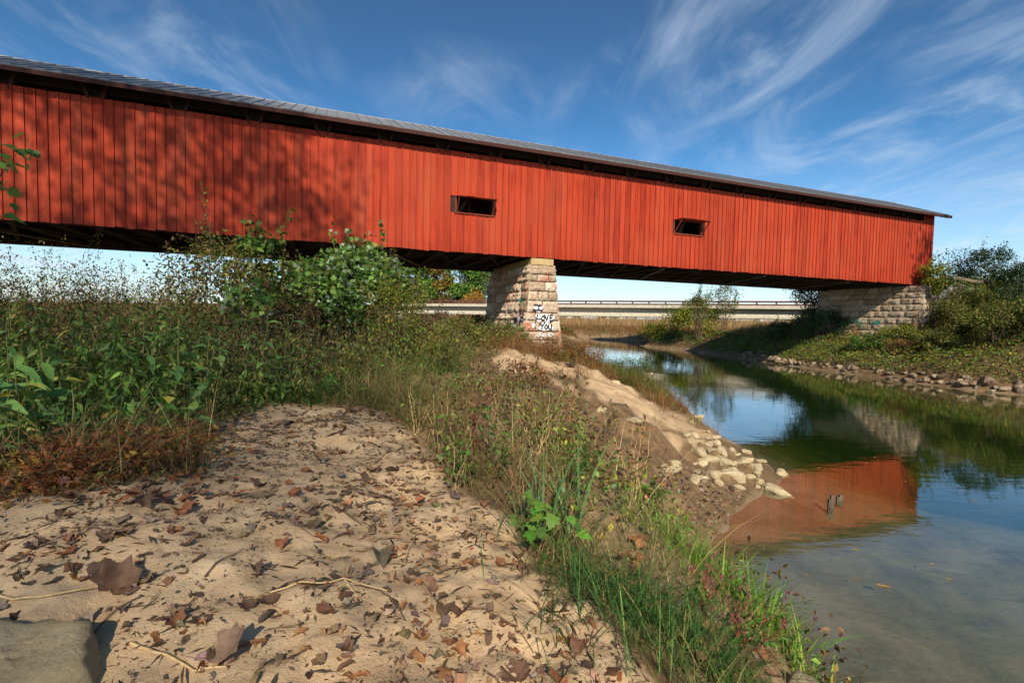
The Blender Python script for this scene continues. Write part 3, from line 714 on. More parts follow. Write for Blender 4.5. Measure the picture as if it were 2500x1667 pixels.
def plant(name, label, cat, x, y, h, w, pal, rng, nleaf=3000, leaf=.10, T=RHOMB, lobes=14, z0=.12, sprigs=8, group=None, trunk=None, lean=(0, 0), base_z=None, wy=None, dens=.75, stems=7, crownname='foliage', stemname='stems', low=0., thin=1.):
    """bush or tree: stems rising to leafy lobes that fill a ragged crown, with loose shoots at the top"""
    zg = Hs(x, y) if base_z is None else base_z
    root = empty(name, (x, y, zg)); tag(root, label, cat, group)
    wy = wy or w
    zc = h*(z0+1)/2; rz_ = h*(1-z0)/2
    # lobes
    u = norm(rng.normal(0, 1, (lobes, 3))); r = rng.uniform(.35, .82, (lobes, 1))**.7
    C = u*r*np.array([w/2, wy/2, rz_])+np.array([lean[0], lean[1], zc])
    if low > 0: C[:, 2] = np.clip(C[:, 2], low, None)
    R_ = rng.uniform(.24, .42, lobes)*min(w, h)*.62
    # wood
    parts = []
    if trunk:
        top = np.array([lean[0]*.9, lean[1]*.9, zc+rz_*.35]); pts, rd = limb((0, 0, -.15), top, trunk, trunk*.28, rng, 9, .05); rd[0] *= 1.35
        parts.append(tube(pts, rd, 8))
        for k in range(lobes):
            j = int(np.clip(np.interp(C[k, 2]*.72, pts[:, 2], np.arange(9)), 1, 7)); p, q = limb(pts[j], C[k], rd[j]*.5*thin, rd[j]*.08*thin, rng, 6, .08, .04); parts.append(tube(p, q, 5))
    else:
        for k in range(max(stems, lobes)):
            b = np.array([*(rng.normal(0, .06*w, 2)), -.05]); p, q = limb(b, C[k % lobes], .010+.006*h, .003, rng, 6, .08, .05); parts.append(tube(p, q, 4))
    # leaves on lobe shells
    k = rng.integers(0, lobes, nleaf); d = norm(rng.normal(0, 1, (nleaf, 3))); rr = rng.uniform(0, 1, (nleaf, 1))**.45
    pos = C[k]+d*rr*R_[k][:, None]*np.array([1.15, 1.15, .85])
    cl = np.exp(rng.normal(0, .22, lobes))[k]
    # shoots
    sp = []; spn = []
    for i in range(sprigs):
        j = rng.integers(0, lobes); a = C[j]+norm(rng.normal(0, 1, 3))*R_[j]*.6; top = a+np.array([rng.normal(0, .12)*h*.4, rng.normal(0, .12)*h*.4, rng.uniform(.10, .24)*h+R_[j]*.8])
        p, q = limb(a, top, .012, .003, rng, 5, .05); parts.append(tube(p, q, 4))
        m = int(18+8*h/leaf*.05); t = rng.uniform(.1, 1.02, (m, 1)); s_ = a+(top-a)*t+rng.normal(0, leaf*.45, (m, 3)); sp.append(s_)
    if sp:
        s_ = np.vstack(sp); pos = np.vstack([pos, s_]); d = np.vstack([d, norm(rng.normal(0, 1, (len(s_), 3)))]); cl = np.concatenate([cl, np.ones(len(s_))])
    keep = pos[:, 2] > .03; pos, d, cl = pos[keep], d[keep], cl[keep]
    n = len(pos); t = norm(d*.7+rng.normal(0, .6, (n, 3))+np.array([0, 0, -.25])); nr = norm(rng.normal(0, .55, (n, 3))+np.array([0, 0, 1])+d*.5)
    V, F, kk = inst(T, pos, t, nr, leaf*rng.uniform(.6, 1.25, n))
    c = np.repeat(colors(pal, n, rng, .25, cl), kk, 0)
    fin(stemname if not trunk else 'trunk', parts, 'bark' if trunk else 'twig', root)
    obj(crownname if not trunk else 'crown', mesh_data('crown', V, F, 'leaf', c), root)
    return root

def blades(x, y, z, L_, w, rng, pal, lean=.35, curl=.5, jit=.25, nseg=3):
    n = len(x); a = rng.uniform(0, 2*math.pi, n); L_ = L_*rng.uniform(.5, 1.25, n); ln = np.abs(rng.normal(lean, lean*.5, n)); cu = np.abs(rng.normal(curl, curl*.5, n))
    dx, dy = np.cos(a), np.sin(a); px, py = -dy, dx; V = []
    tw = rng.uniform(-.6, .6, n)
    for i in range(nseg+1):
        t = i/nseg; r = L_*(ln*t+cu*t*t*.6); h = L_*(t-.42*cu*t*t)/np.sqrt(1+ln*ln*.5); ww = w*(1-t)**.7*(.65+.35*min(1, t*4)) if i < nseg else 0*w
        cx = x+dx*r; cy = y+dy*r; cz = z+h-.01
        if i == nseg: V.append(np.stack([cx, cy, cz], -1))
        else:
            qx, qy = px*np.cos(tw*t)+dx*np.sin(tw*t), py*np.cos(tw*t)+dy*np.sin(tw*t)
            V.append(np.stack([cx-qx*ww/2, cy-qy*ww/2, cz], -1)); V.append(np.stack([cx+qx*ww/2, cy+qy*ww/2, cz], -1))
    V = np.stack(V, 1); k = V.shape[1]; F = []
    for i in range(nseg-1): F += [(2*i, 2*i+1, 2*i+3), (2*i, 2*i+3, 2*i+2)]
    F.append((2*nseg-2, 2*nseg-1, 2*nseg)); F = np.array(F)
    Fx = (F[None]+(np.arange(n)*k)[:, None, None]).reshape(-1, 3)
    return V.reshape(-1, 3), Fx, np.repeat(colors(pal, n, rng, jit), k, 0)
def scatter(n, box, rng, ok=None):
    x = rng.uniform(box[0], box[1], n); y = rng.uniform(box[2], box[3], n)
    if ok is not None: m = ok(x, y); x, y = x[m], y[m]
    return x, y
def join(name, chunks, mat, label, kind='stuff', loc=None):
    V = []; F = []; C = []; n = 0
    for v, f, c in chunks: V.append(v); F.append(f+n); C.append(c); n += len(v)
    o = obj(name, mesh_data(name, np.vstack(V), np.vstack(F), mat, np.vstack(C))); tag(o, label, None, None, kind); return o
def hummock(x, y, z, hgt, size, pal, rng):
    n = len(x); pos = np.stack([x, y, z+hgt*rng.uniform(.0, 1, n)**.4], -1); t = norm(rng.normal(0, 1, (n, 3))+np.array([0, -.3, -.3])); nr = norm(rng.normal(0, .6, (n, 3))+np.array([0, -.35, 1]))
    V, F, k = inst(RHOMB, pos, t, nr, size*rng.uniform(.5, 1.3, n)); cl = .62+1.1*fbm(x*.9, y*.9, 117); return V, F, np.repeat(colors(pal, n, rng, .25, cl), k, 0)
def leafcloud(x, y, z, hgt, size, pal, rng, T=RHOMB, droop=-.2):
    n = len(x); pos = np.stack([x, y, z+hgt*rng.uniform(.05, 1, n)], -1); t = norm(rng.normal(0, 1, (n, 3))+np.array([0, 0, droop])); nr = norm(rng.normal(0, .6, (n, 3))+np.array([0, 0, 1]))
    V, F, k = inst(T, pos, t, nr, size*rng.uniform(.5, 1.3, n)); return V, F, np.repeat(colors(pal, n, rng), k, 0)

# ------------------------------------------------------------------ trees
def rg(k): return np.random.default_rng(1000+k)
def shade_trees():
    # tall trees standing behind and beside the camera; their crowns dapple the bridge and the sandbar
    A = dict(sprigs=0, leaf=.34, thin=.45)
    plant('shade_tree', 'tall tree behind the sandbar shading the near end of the bridge', 'tree', -13.0, -13.0, 33.5, 13, 'tree', rg(1), 7800, z0=.56, trunk=.34, lobes=34, lean=(1.2, 1.0), group='trees behind the sandbar', **A)
    plant('shade_tree', 'slender tree behind the sandbar dappling the middle of the red boards', 'tree', -8.2, -11.5, 32.0, 8, 'tree', rg(2), 2300, z0=.56, trunk=.26, lobes=24, lean=(.6, 1.0), group='trees behind the sandbar', **A)
    A2 = dict(sprigs=0, leaf=.17, thin=.35)
    plant('shade_tree', 'broad tree behind the camera shading the leaf strewn sand', 'tree', -2.9, -34, 36, 11, 'tree', rg(3), 15000, z0=.5, trunk=.24, lobes=60, lean=(.3, .3), group='trees behind the sandbar', **A2)
    plant('shade_tree', 'tree upstream of the camera shading the tall weeds', 'tree', -14.5, -30, 34, 12, 'tree', rg(4), 3000, z0=.5, trunk=.22, lobes=60, group='trees behind the sandbar', **A2)
    plant('shade_tree', 'tree on the far bank shading the end of the red bridge', 'tree', 31.8, 10.5, 28, 7, 'tree', rg(5), 2600, z0=.4, trunk=.26, lobes=28, group='trees on the far bank', **A)
    # young maple whose low limb reaches into view
    r = rg(6); x, y = -7.0, 3.9; zg = Hs(x, y); root = empty('maple_tree', (x, y, zg)); tag(root, 'young maple reaching a limb of lobed leaves past the weeds', 'tree')
    parts = []; lp = []
    pts, rd = limb((0, 0, -.1), (.1, -.2, 6.5), .11, .03, r, 8, .04); parts.append(tube(pts, rd, 7))
    tips = [((.05, 0, 2.4), (2.66, .12, 4.12-zg)), ((.05, 0, 2.2), (2.45, .05, 3.86-zg))]
    for k in range(16):
        a = r.uniform(1.7, 4.6); zz = r.uniform(2.4, 6.2); tips.append(((.05, -.1, zz-.5), (math.cos(a)*r.uniform(.8, 2.)-.2, math.sin(a)*r.uniform(.8, 2), zz)))
    for i, (a, b) in enumerate(tips):
        p, q = limb(a, b, .022, .005, r, 8, .04, .02); parts.append(tube(p, q, 5))
        for j in range(7):
            c = p[3+j % 5]*1.; e = c+r.normal(0, .16, 3)+(p[-1]-p[0])*.06; parts.append(tube(*limb(c, e, .006, .002, r, 3, .02), 3)); lp.append(e+r.normal(0, .07, (9, 3)))
        lp.append(p[-1]+r.normal(0, .10, (16, 3)))
    pos = np.vstack(lp); n = len(pos)
    t = norm(r.normal(0, .5, (n, 3))+np.array([.55, .1, -.35])); V, F, kk = inst(LOBED, pos, t, norm(r.normal(0, .5, (n, 3))+np.array([0, -.2, 1])), .105*r.uniform(.6, 1.2, n))
    fin('trunk', parts, 'bark', root); obj('crown', mesh_data('crown', V, F, 'leaf', np.repeat(colors('green', n, r), kk, 0)), root)
shade_trees()
def far_trees():
    G = 'trees beyond the road bridge'
    for k, (x, y, h, w, pal, lab) in enumerate([
        (-24.5, 96, 15.0, 9, 'autumn', 'yellowing tree at the start of the far row, half behind the sapling'),
        (-19.0, 93, 14.5, 7.5, 'green', 'green tree in the far row beside the browning one'),
        (-15.3, 95, 13.4, 7, 'autumn', 'rust and gold browning tree in the middle of the far row'),
        (-10.6, 97, 16.0, 8, 'green', 'tall green tree behind the road bridge rail'),
        (-7.2, 100, 15.4, 8.5, 'tree', 'dark rounded tree ending the far row beside the pier'),
        (-8.2, 90, 6.6, 6, 'orange', 'low orange bush behind the road bridge rail'),
        (-3.4, 96, 5.4, 4, 'orange', 'small orange bush behind the rail close to the pier'),
        (-0.6, 118, 9.0, 6, 'tree', 'small pale tree peeking out beside the pier'),
        (-32, 90, 14, 11, 'tree', 'green tree seen through the leaves of the sapling'),
        (-42, 96, 13, 12, 'olive', 'olive tree far behind the weeds')]):
        tr = h > 8
        plant('broadleaf_tree' if tr else 'bush', lab, 'tree' if tr else 'bush', x, y, h, w, [tuple(1.5*q for q in c) for c in PAL[pal]], rg(20+k), 8500 if tr else 3500, leaf=.50, lobes=30 if tr else 14, z0=.14 if tr else .02, sprigs=6, trunk=.26 if tr else None, group=G if tr else None)
far_trees()
def shrubs():
    GR = 'bushes on the far bank'
    L_ = [  # right bank
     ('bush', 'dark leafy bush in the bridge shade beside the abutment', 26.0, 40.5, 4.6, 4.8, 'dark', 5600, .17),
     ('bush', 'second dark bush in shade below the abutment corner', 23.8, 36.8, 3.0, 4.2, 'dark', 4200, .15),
     ('bush', 'big yellow green bush on the point by the river bend', 20.9, 54.5, 4.8, 6.6, 'yellow', 6500, .22),
     ('bush', 'small golden bush at the tip of the point', 17.9, 60.0, 2.8, 3.2, 'yellow', 2200, .2),
     ('bush', 'dark low bush behind the golden one on the point', 20.5, 60.2, 2.8, 4.4, 'dark', 2600, .2),
     ('bush', 'loose thin sapling rising above the road bridge rail', 23.6, 52.5, 6.3, 3.6, 'sprig', 1500, .19),
     ('bush', 'thin sapling with bare tip above the yellow green bush', 20.9, 52.6, 6.0, 2.4, 'sprig', 700, .18),
     ('bush', 'low green bush in front of the stone abutment', 24.0, 31.8, 1.1, 3.0, 'green', 2600, .12),
     ('bush', 'yellow tinged bush at the foot of the teal painted stones', 26.0, 31.4, 1.2, 3.0, 'yellow', 2600, .12),
     ('bush', 'upright leafy sapling crossing the lower corner of the red siding', 28.0, 31.4, 4.4, 1.8, 'yellow', 2000, .17),
     ('bush', 'rounded olive bush below the sapling on the far bank', 27.8, 29.4, 2.4, 3.8, 'olive', 4600, .13),
     ('bush', 'green and gold bush climbing the stone slope', 30.0, 29.6, 2.9, 3.8, 'yellow', 5000, .14),
     ('bush', 'tall dark bush crowning the embankment', 34.6, 34.4, 3.4, 4.8, 'dark', 6500, .15),
     ('bush', 'tall bush with a spiky top at the picture edge above the embankment', 36.3, 32.8, 4.2, 4.6, 'dark', 6500, .15),
     ('bush', 'browning bush on the slope under the dark crowning bushes', 32.6, 30.0, 2.6, 3.8, 'autumn', 4600, .13),
     ('bush', 'broad green bush overhanging the stones of the far shore', 26.6, 25.6, 2.5, 4.4, 'olive', 5600, .13),
     ('bush', 'dark bush close above the shore at the picture edge', 28.6, 25.4, 2.9, 4.6, 'dark', 5600, .13),
     ('bush', 'dense green bush between shore and embankment at the edge', 31.2, 27.4, 3.0, 4.2, 'green', 5000, .14),
     ('bush', 'leafy green bush reaching down to the riprap below the abutment', 25.0, 27.8, 1.5, 3.2, 'olive', 3600, .11),
     ('bush', 'dark overhanging bush by the shore at the very edge of the picture', 30.4, 24.6, 2.8, 4.0, 'dark', 5000, .13),
     ('bush', 'golden leaved bush in front of the embankment rubble', 29.0, 27.2, 2.2, 3.2, 'yellow', 4000, .12),
     ('bush', 'low reddish bush above the pale stones of the far shore', 24.3, 29.4, .9, 2.4, 'russet', 1600, .09),
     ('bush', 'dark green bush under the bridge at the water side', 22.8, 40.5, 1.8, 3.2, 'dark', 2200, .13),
     # left side
     ('bush', 'vine covered bush with brown and green leaves before the bridge', -5.9, 10.0, 3.0, 3.3, 'vinemix', 7000, .085),
     ('bush', 'browning tangle beside the vine covered bush', -4.55, 9.9, 2.0, 1.5, 'brown', 2600, .06),
     ('bush', 'small yellow leaved bush hugging the sapling', -3.0, 11.6, 2.2, 1.6, 'yellow', 2300, .065),
     ('bush', 'dark green bush between weeds and sapling', -6.9, 12.8, 2.5, 2.4, 'green', 2600, .09),
     ('bush', 'pale green bush behind the sapling near the road bridge', -4.2, 17.5, 2.6, 2.6, 'olive', 2600, .10),
     ('bush', 'low green bush at the foot of the pier', -.6, 19.0, .9, 1.7, 'green', 1500, .075),
     ('bush', 'bright yellow green bush touching the shaded pier side', .2, 21.2, .9, 1.3, 'bright', 1100, .08),
     ('bush', 'low yellow green bush left of the pier', -2.0, 19.6, 1.0, 1.8, 'yellow', 1500, .075),
     ('bush', 'rust red bushy weed in front of the painted pier', 1.7, 19.2, .95, 1.8, 'russet', 2400, .06),
     ('bush', 'tangled rust and olive bush right of the painted pier', 3.3, 20.2, 1.15, 2.0, 'russet', 2800, .065),
     ('bush', 'feathery green bush leaning over the water past the pier', 5.2, 20.6, 1.0, 1.9, 'green', 2200, .06),
     ('bush', 'golden weed bush above the sunlit sand', 2.2, 17.4, .7, 1.5, 'autumn', 1700, .055),
     ('bush', 'olive bush between the path and the pier', -1.9, 15.6, 1.1, 2.2, 'olive', 2600, .065),
     ('bush', 'brown bush in the grass before the road bridge', -3.6, 20.8, 1.5, 2.6, 'brown', 2800, .075),
     ('bush', 'yellow green bush beside the sandy path', -2.6, 12.9, 1.0, 1.8, 'yellow', 2000, .06),
     ('bush', 'low olive bush halfway down the sandbar', -1.6, 10.9, .7, 1.6, 'olive', 1700, .05),
     ('bush', 'russet tangle at the top of the mud slope', .3, 8.2, .45, 1.2, 'russet', 1300, .045),
     ('bush', 'dark bush in the bridge shade behind the pier', -.9, 27.5, 1.6, 3.4, 'dark', 2200, .12),
    ]
    for k, (nm, lab, x, y, h, w, pal, n, lf) in enumerate(L_):
        thin = 'sapling' in lab and k < 20
        plant(nm, lab, 'bush', x, y, h, w, pal, rg(60+k), n, leaf=lf, lobes=20 if not thin else 12, z0=.05 if not thin else .3, sprigs=12 if h > 1.5 else 6, group=GR if x > 15 else 'bushes on the sandbar', stems=6 if not thin else 3)
    # maple saplings with lobed silver-backed leaves
    for k, (lab, x, y, h, w, n, pal) in enumerate([('leafy maple sapling with silvery leaves standing before the bridge', -4.5, 12.2, 3.0, 4.2, 10000, 'silver'),
                                       ('broad leaved vine topping the bush against the dark bridge', -5.2, 9.7, 3.05, 1.0, 330, 'green')]):
        plant('maple_sapling', lab, 'sapling', x, y, h, w, pal, rg(120+k), n, leaf=.125, T=LOBED, lobes=22 if k == 0 else 6, z0=.12 if k == 0 else .62, sprigs=14 if k == 0 else 3)
    # low branch of silver leaves in front of the vine bush
    plant('maple_sapling', 'low maple shoot with pale silvery leaves before the vine bush', 'sapling', -4.75, 8.6, 1.75, 1.1, 'silver', rg(130), 130, leaf=.15, T=LOBED, lobes=7, z0=.45, sprigs=2)
shrubs()

# ------------------------------------------------------------------ ground cover nobody could count
def left_ok(x, y, gap=True):
    s1, s2, s3, s4 = zones(x, y); d, _, _ = river(x, y)
    s, n = to_b(x, y); ip = (np.abs(s-9.3) < 1.0) & (n > -.4) & (n < 6.8)
    return (d > .12) & ~(s1 | s2 | s4) & ~ip & ~(s3 if gap else False)
def cover():
    r = rg(300)
    # --- thicket of weeds on the upstream side
    ch = []
    x, y = scatter(15000, (-13, -1.2, 2.6, 12), r, lambda x, y: left_ok(x, y) & (x < -1.5-.0*y) & (fbm(x*1.1, y*1.1, 71) > .36))
    hh = np.clip(.35+.14*(y-3), .3, 1.3)*(.5+fbm(x*.8, y*.8, 73)); keep = r.uniform(0, 1, len(x)) < .9
    ch.append(leafcloud(x[keep], y[keep], H(x[keep], y[keep]), hh[keep], .11, 'weedmix', r, LANCE2))
    for nst, box, h0, h1, leaf, pal, per, spread in [(950, (-14.5, -2.6, 6.0, 12.5), 1.2, 2.0, .10, 'thicket', 46, .10), (420, (-14, -2.4, 4.8, 9), .9, 1.5, .11, 'olive', 34, .09), (340, (-9, -2.3, 3.4, 7.5), .6, 1.1, .12, 'green', 30, .09), (260, (-14, -3.0, 7, 11), 1.5, 2.25, .07, 'goldenrod', 60, .12)]:
        x, y = scatter(nst*2, box, r, lambda x, y: left_ok(x, y) & (fbm(x*.8+3, y*.8, 77) > .36)); x, y = x[:nst], y[:nst]; n = len(x); z = H(x, y); h = r.uniform(h0, h1, n)*(.34+1.5*(fbm(x*.7, y*.7, 79)-.12))*np.where(x/y > -.66, .42, 1.)
        bend = r.normal(0, .16, (n, 2))*h[:, None]; k = np.repeat(np.arange(n), per); t = r.beta(2.2, 1.3, len(k)); pos = np.stack([x[k]+bend[k, 0]*t**2, y[k]+bend[k, 1]*t**2, z[k]+h[k]*t], -1)
        a = r.uniform(0, 6.28, len(k)); rad = np.abs(r.normal(0, spread, len(k)))*(1.3-t); pos[:, 0] += np.cos(a)*rad; pos[:, 1] += np.sin(a)*rad
        tt = np.stack([np.cos(a), np.sin(a), r.normal(-.8, .6, len(k))], -1); V, F, kk = inst(LANCE2 if leaf > .09 else RHOMB, pos, norm(tt), norm(r.normal(0, .45, (len(k), 3))+np.array([0, 0, 1])), leaf*r.uniform(.5, 1.4, len(k))*(1.2-.6*t), 1.7 if leaf > .09 else .8)
        cl = np.exp(r.normal(0, .35, n))[k]; ch.append((V, F, np.repeat(colors(pal, len(k), r, .25, cl), kk, 0)))
        for q in range(2):
            v, f, c = blades(x, y, z, h*1.12, np.full(n, .017), r, 'brown', .05, .06); w_ = v.reshape(n, -1, 3); tq = np.clip((w_[:, :, 2]-z[:, None])/h[:, None], 0, 1.1); w_[:, :, :2] = np.stack([x, y], -1)[:, None]+(w_[:, :, :2]-np.stack([x, y], -1)[:, None])*.15+bend[:, None, :]*tq[:, :, None]**2; ch.append((w_.reshape(-1, 3), f, c))
    x, y = scatter(9000, (-7, 0, 12, 22), r, lambda x, y: left_ok(x, y)); ch.append(leafcloud(x, y, H(x, y), .7, .09, 'olive', r))
    x, y = scatter(7000, (-9, 0, 17, 30), r, lambda x, y: left_ok(x, y)); ch.append(leafcloud(x, y, H(x, y), .9, .10, 'brown', r))
    x, y = scatter(9000, (-60, 3, 30, 70), r, lambda x, y: left_ok(x, y)); ch.append(leafcloud(x, y, H(x, y), 1.3, .22, 'brown', r))
    x, y = scatter(6000, (-60, 3, 30, 70), r, lambda x, y: left_ok(x, y)); ch.append(leafcloud(x, y, H(x, y), 1.0, .22, 'olive', r))
    join('weeds_undergrowth', ch, 'leaf', 'tangled green and brown weeds over the sandbar')
    # --- dead stalks with seed heads standing out of the thicket
    ch = []
    x, y = scatter(900, (-14, -3.2, 5.0, 13), r, lambda x, y: left_ok(x, y)); z = H(x, y); n = len(x)
    v, f, c = blades(x, y, z, 1.35+.5*sstep(6, 10, y), np.full(n, .010), r, 'brown', .12, .16); ch.append((v, f, c))
    top = v.reshape(n, -1, 3); base = top[:, 4:6].mean(1); tip = top[:, -1]
    for q in range(9):
        t = r.uniform(.1, 1.1, (n, 1)); p = base+(tip-base)*t+r.normal(0, .05, (n, 3)); V, F, k = inst(RHOMB, p, norm(r.normal(0, 1, (n, 3))), norm(r.normal(0, 1, (n, 3))), .035*r.uniform(.5, 1.6, n)); ch.append((V, F, np.repeat(colors('brown', n, r), k, 0)))
    join('dead_weeds', ch, 'litter', 'dead brown weed stalks with seed heads before the bridge')
    # --- grasses
    ch = []
    x, y = scatter(36000, (-6, 2.7, 1.0, 9), r, lambda x, y: left_ok(x, y) & (fbm(x*1.5, y*1.5, 81) > .44+.05*sstep(3.8, 5, y)*(x > -.5))); ch.append(blades(x, y, H(x, y), (.12+.32*fbm(x*2.2, y*2.2, 82))*np.where(x > 1.1, .6, 1), np.full(len(x), .007), r, 'olive2', .5, .8))
    x, y = scatter(9000, (-8, -1, 4, 14), r, lambda x, y: left_ok(x, y)); ch.append(blades(x, y, H(x, y), .55, np.full(len(x), .009), r, 'green', .4, .8))
    x, y = scatter(9000, (-9, -1.6, 2.6, 9), r, lambda x, y: left_ok(x, y) & (fbm(x*1.3, y*1.3, 88) > .42)); ch.append(blades(x, y, H(x, y), .62, np.full(len(x), .009), r, 'drygreen', .6, .9))
    x, y = scatter(9000, (.2, 2.7, 1.2, 6.6), r, lambda x, y: left_ok(x, y, False) & (x > 1.0-.12*y)); ch.append(blades(x, y, H(x, y), .17, np.full(len(x), .009), r, 'bright', .5, .8))
    join('green_grass', ch, 'grass', 'green grass along the bank and under the weeds')
    ch = []
    x, y = scatter(15000, (-3, 3.2, 2.5, 8.5), r, lambda x, y: left_ok(x, y) & (fbm(x*1.2+5, y*1.2, 83) > .45)); ch.append(blades(x, y, H(x, y), (.22+.6*fbm(x*2.5, y*2.5, 84))*np.where(x > .5, .5, 1), np.full(len(x), .006), r, 'dry', .6, .7))
    x, y = scatter(26000, (-6.5, 6.2, 8.5, 23), r, lambda x, y: left_ok(x, y) & (fbm(x*.8+5, y*.8, 85) > .45)); ch.append(blades(x, y, H(x, y), (.2+.6*fbm(x*1.7, y*1.7, 86))*np.where((x > -1.5) & (y < 16), .55, 1), np.full(len(x), .011), r, 'dry', .4, .6))
    x, y = scatter(15000, (-2, 6.2, 15, 24), r, lambda x, y: left_ok(x, y) & (fbm(x*.8+1, y*.8, 87) > .40)); ch.append(blades(x, y, H(x, y), .62, np.full(len(x), .012), r, 'russet', .35, .5))
    x, y = scatter(900, (-.6, 2.4, 3.1, 7), r, lambda x, y: left_ok(x, y)); x, y = x[x < 1.3][:380], y[x < 1.3][:380]; ch.append(blades(x, y, H(x, y), .6, np.full(len(x), .007), r, [(.55, .40, .18), (.62, .47, .24), (.42, .28, .12)], .5, .35))
    join('dry_grass', ch, 'grass', 'dry tan and russet grass across the sandbar and round the pier')
    # --- weeds in the middle of the sandbar: russet and green sprays
    ch = []
    x, y = scatter(7000, (-1.0, 2.4, 2.8, 8.5), r, lambda x, y: left_ok(x, y) & (fbm(x*1.4, y*1.4, 91) > .47)); ch.append(leafcloud(x, y, H(x, y), .36, .065, 'weedmix', r))
    x, y = scatter(4500, (-1.0, 2.4, 2.8, 8.5), r, lambda x, y: left_ok(x, y) & (fbm(x*1.4, y*1.4, 93) > .46)); ch.append(leafcloud(x, y, H(x, y), .6, .05, 'brown', r))
    x, y = scatter(9000, (-1.5, 5.8, 15.5, 24), r, lambda x, y: left_ok(x, y) & (fbm(x*.9, y*.9, 95) > .42)); ch.append(leafcloud(x, y, H(x, y), .8, .07, 'russet', r))
    x, y = scatter(6000, (-3, 6.4, 12, 27), r, lambda x, y: left_ok(x, y) & (fbm(x*.9, y*.9, 97) > .45)); ch.append(leafcloud(x, y, H(x, y), .6, .075, 'olive', r))
    x, y = scatter(2500, (4.2, 6.6, 17, 24), r, lambda x, y: left_ok(x, y)); ch.append(blades(x, y, H(x, y), .8, np.full(len(x), .012), r, 'green', .35, .5))
    join('sandbar_weeds', ch, 'leaf', 'russet and green sprays of weeds on the sandbar')
    # --- right bank
    def rok(x, y):
        d, _, _ = river(x, y); s, n = to_b(x, y); return (d > .5) & ~((s > 36.4) & (s < 40.6) & (n > -.9) & (n < 6.9)) & (x > 14)
    ch = []
    x, y = scatter(75000, (20, 46, 15, 44), r, rok); ch.append(hummock(x, y, H(x, y, False), (1.6+1.5*sstep(27, 31, x+.4*(30-y)))*np.clip(fbm(x*.75, y*.75, 99)-.18, .2, 1), .15, 'bankmix', r))
    x, y = scatter(34000, (20, 46, 15, 44), r, rok); ch.append(hummock(x, y, H(x, y, False), (1.7+1.7*sstep(27, 31, x+.4*(30-y)))*np.clip(fbm(x*.75, y*.75, 99)-.18, .2, 1), .14, 'yellow', r))
    x, y = scatter(7000, (20, 44, 17, 36), r, lambda x, y: rok(x, y) & (fbm(x*.5, y*.5, 101) > .5)); ch.append(leafcloud(x, y, H(x, y, False), .6, .12, 'russet', r))
    x, y = scatter(22000, (15, 36, 42, 64), r, rok); ch.append(hummock(x, y, H(x, y, False), 2.2*np.clip(fbm(x*.5, y*.5, 103)-.2, .08, 1), .22, 'bankmix', r))
    join('bank_undergrowth', ch, 'leaf', 'low green and yellow growth covering the far bank')
    ch = []
    x, y = scatter(22000, (20, 34, 42, 62), r, lambda x, y: rok(x, y) & (river(x, y)[0] > 3)); ch.append(blades(x, y, H(x, y, False), 1.1, np.full(len(x), .035), r, 'dry', .3, .4))
    x, y = scatter(7000, (20, 32, 33, 50), r, lambda x, y: rok(x, y) & (river(x, y)[0] < 4)); ch.append(blades(x, y, H(x, y, False), .45, np.full(len(x), .03), r, 'bright', .4, .6))
    join('bank_grass', ch, 'grass', 'tall tan grass on the slope beside the road bridge')
    # --- far bank and corn field
    def fok(x, y): return (river(x, y)[0] > .8) & (y > 62)
    ch = []
    x, y = scatter(40000, (-30, 70, 64, 108), r, lambda x, y: fok(x, y) & (river(x, y)[0] < 16)); ch.append(blades(x, y, H(x, y, False), 1.0, np.full(len(x), .06), r, 'russet', .3, .4))
    x, y = scatter(9000, (0, 40, 64, 104), r, lambda x, y: fok(x, y) & (river(x, y)[0] < 4.5)); ch.append(leafcloud(x, y, H(x, y, False), .9, .3, 'olive', r))
    join('far_bank_grass', ch, 'grass', 'rust coloured grass on the bank beyond the road bridge')
    ch = []
    x, y = scatter(52000, (-60, 150, 80, 190), r, lambda x, y: fok(x, y) & (river(x, y)[0] > 11) & ~((x < -2) & (y < 120))); z = H(x, y, False); n = len(x)
    ch.append(blades(x, y, z, 2.3, np.full(n, .10), r, [(.40, .25, .11), (.34, .20, .09), (.46, .31, .15)], .12, .2))
    join('corn_field', ch, 'grass', 'ripe tan corn field beyond the river')
cover()
def far_woods():
    r = rg(400); ch = []
    for k in range(60):
        x = -420+k*17+r.uniform(-6, 6); y = 480+r.uniform(-40, 90); h = r.uniform(7, 12); n = 170
        d = norm(r.normal(0, 1, (n, 3))); p = np.array([x, y, 2+h*.5])+d*np.array([h*.7, h*.5, h*.55])*r.uniform(.5, 1, (n, 1))
        V, F, kk = inst(RHOMB, p, norm(r.normal(0, 1, (n, 3))), norm(r.normal(0, 1, (n, 3))+np.array([0, 0, 1])), 2.2*r.uniform(.6, 1.3, n)); ch.append((V, F, np.repeat(colors('tree', n, r), kk, 0)))
    join('distant_woods', ch, 'leaf', 'line of distant green woods on the horizon')
far_woods()

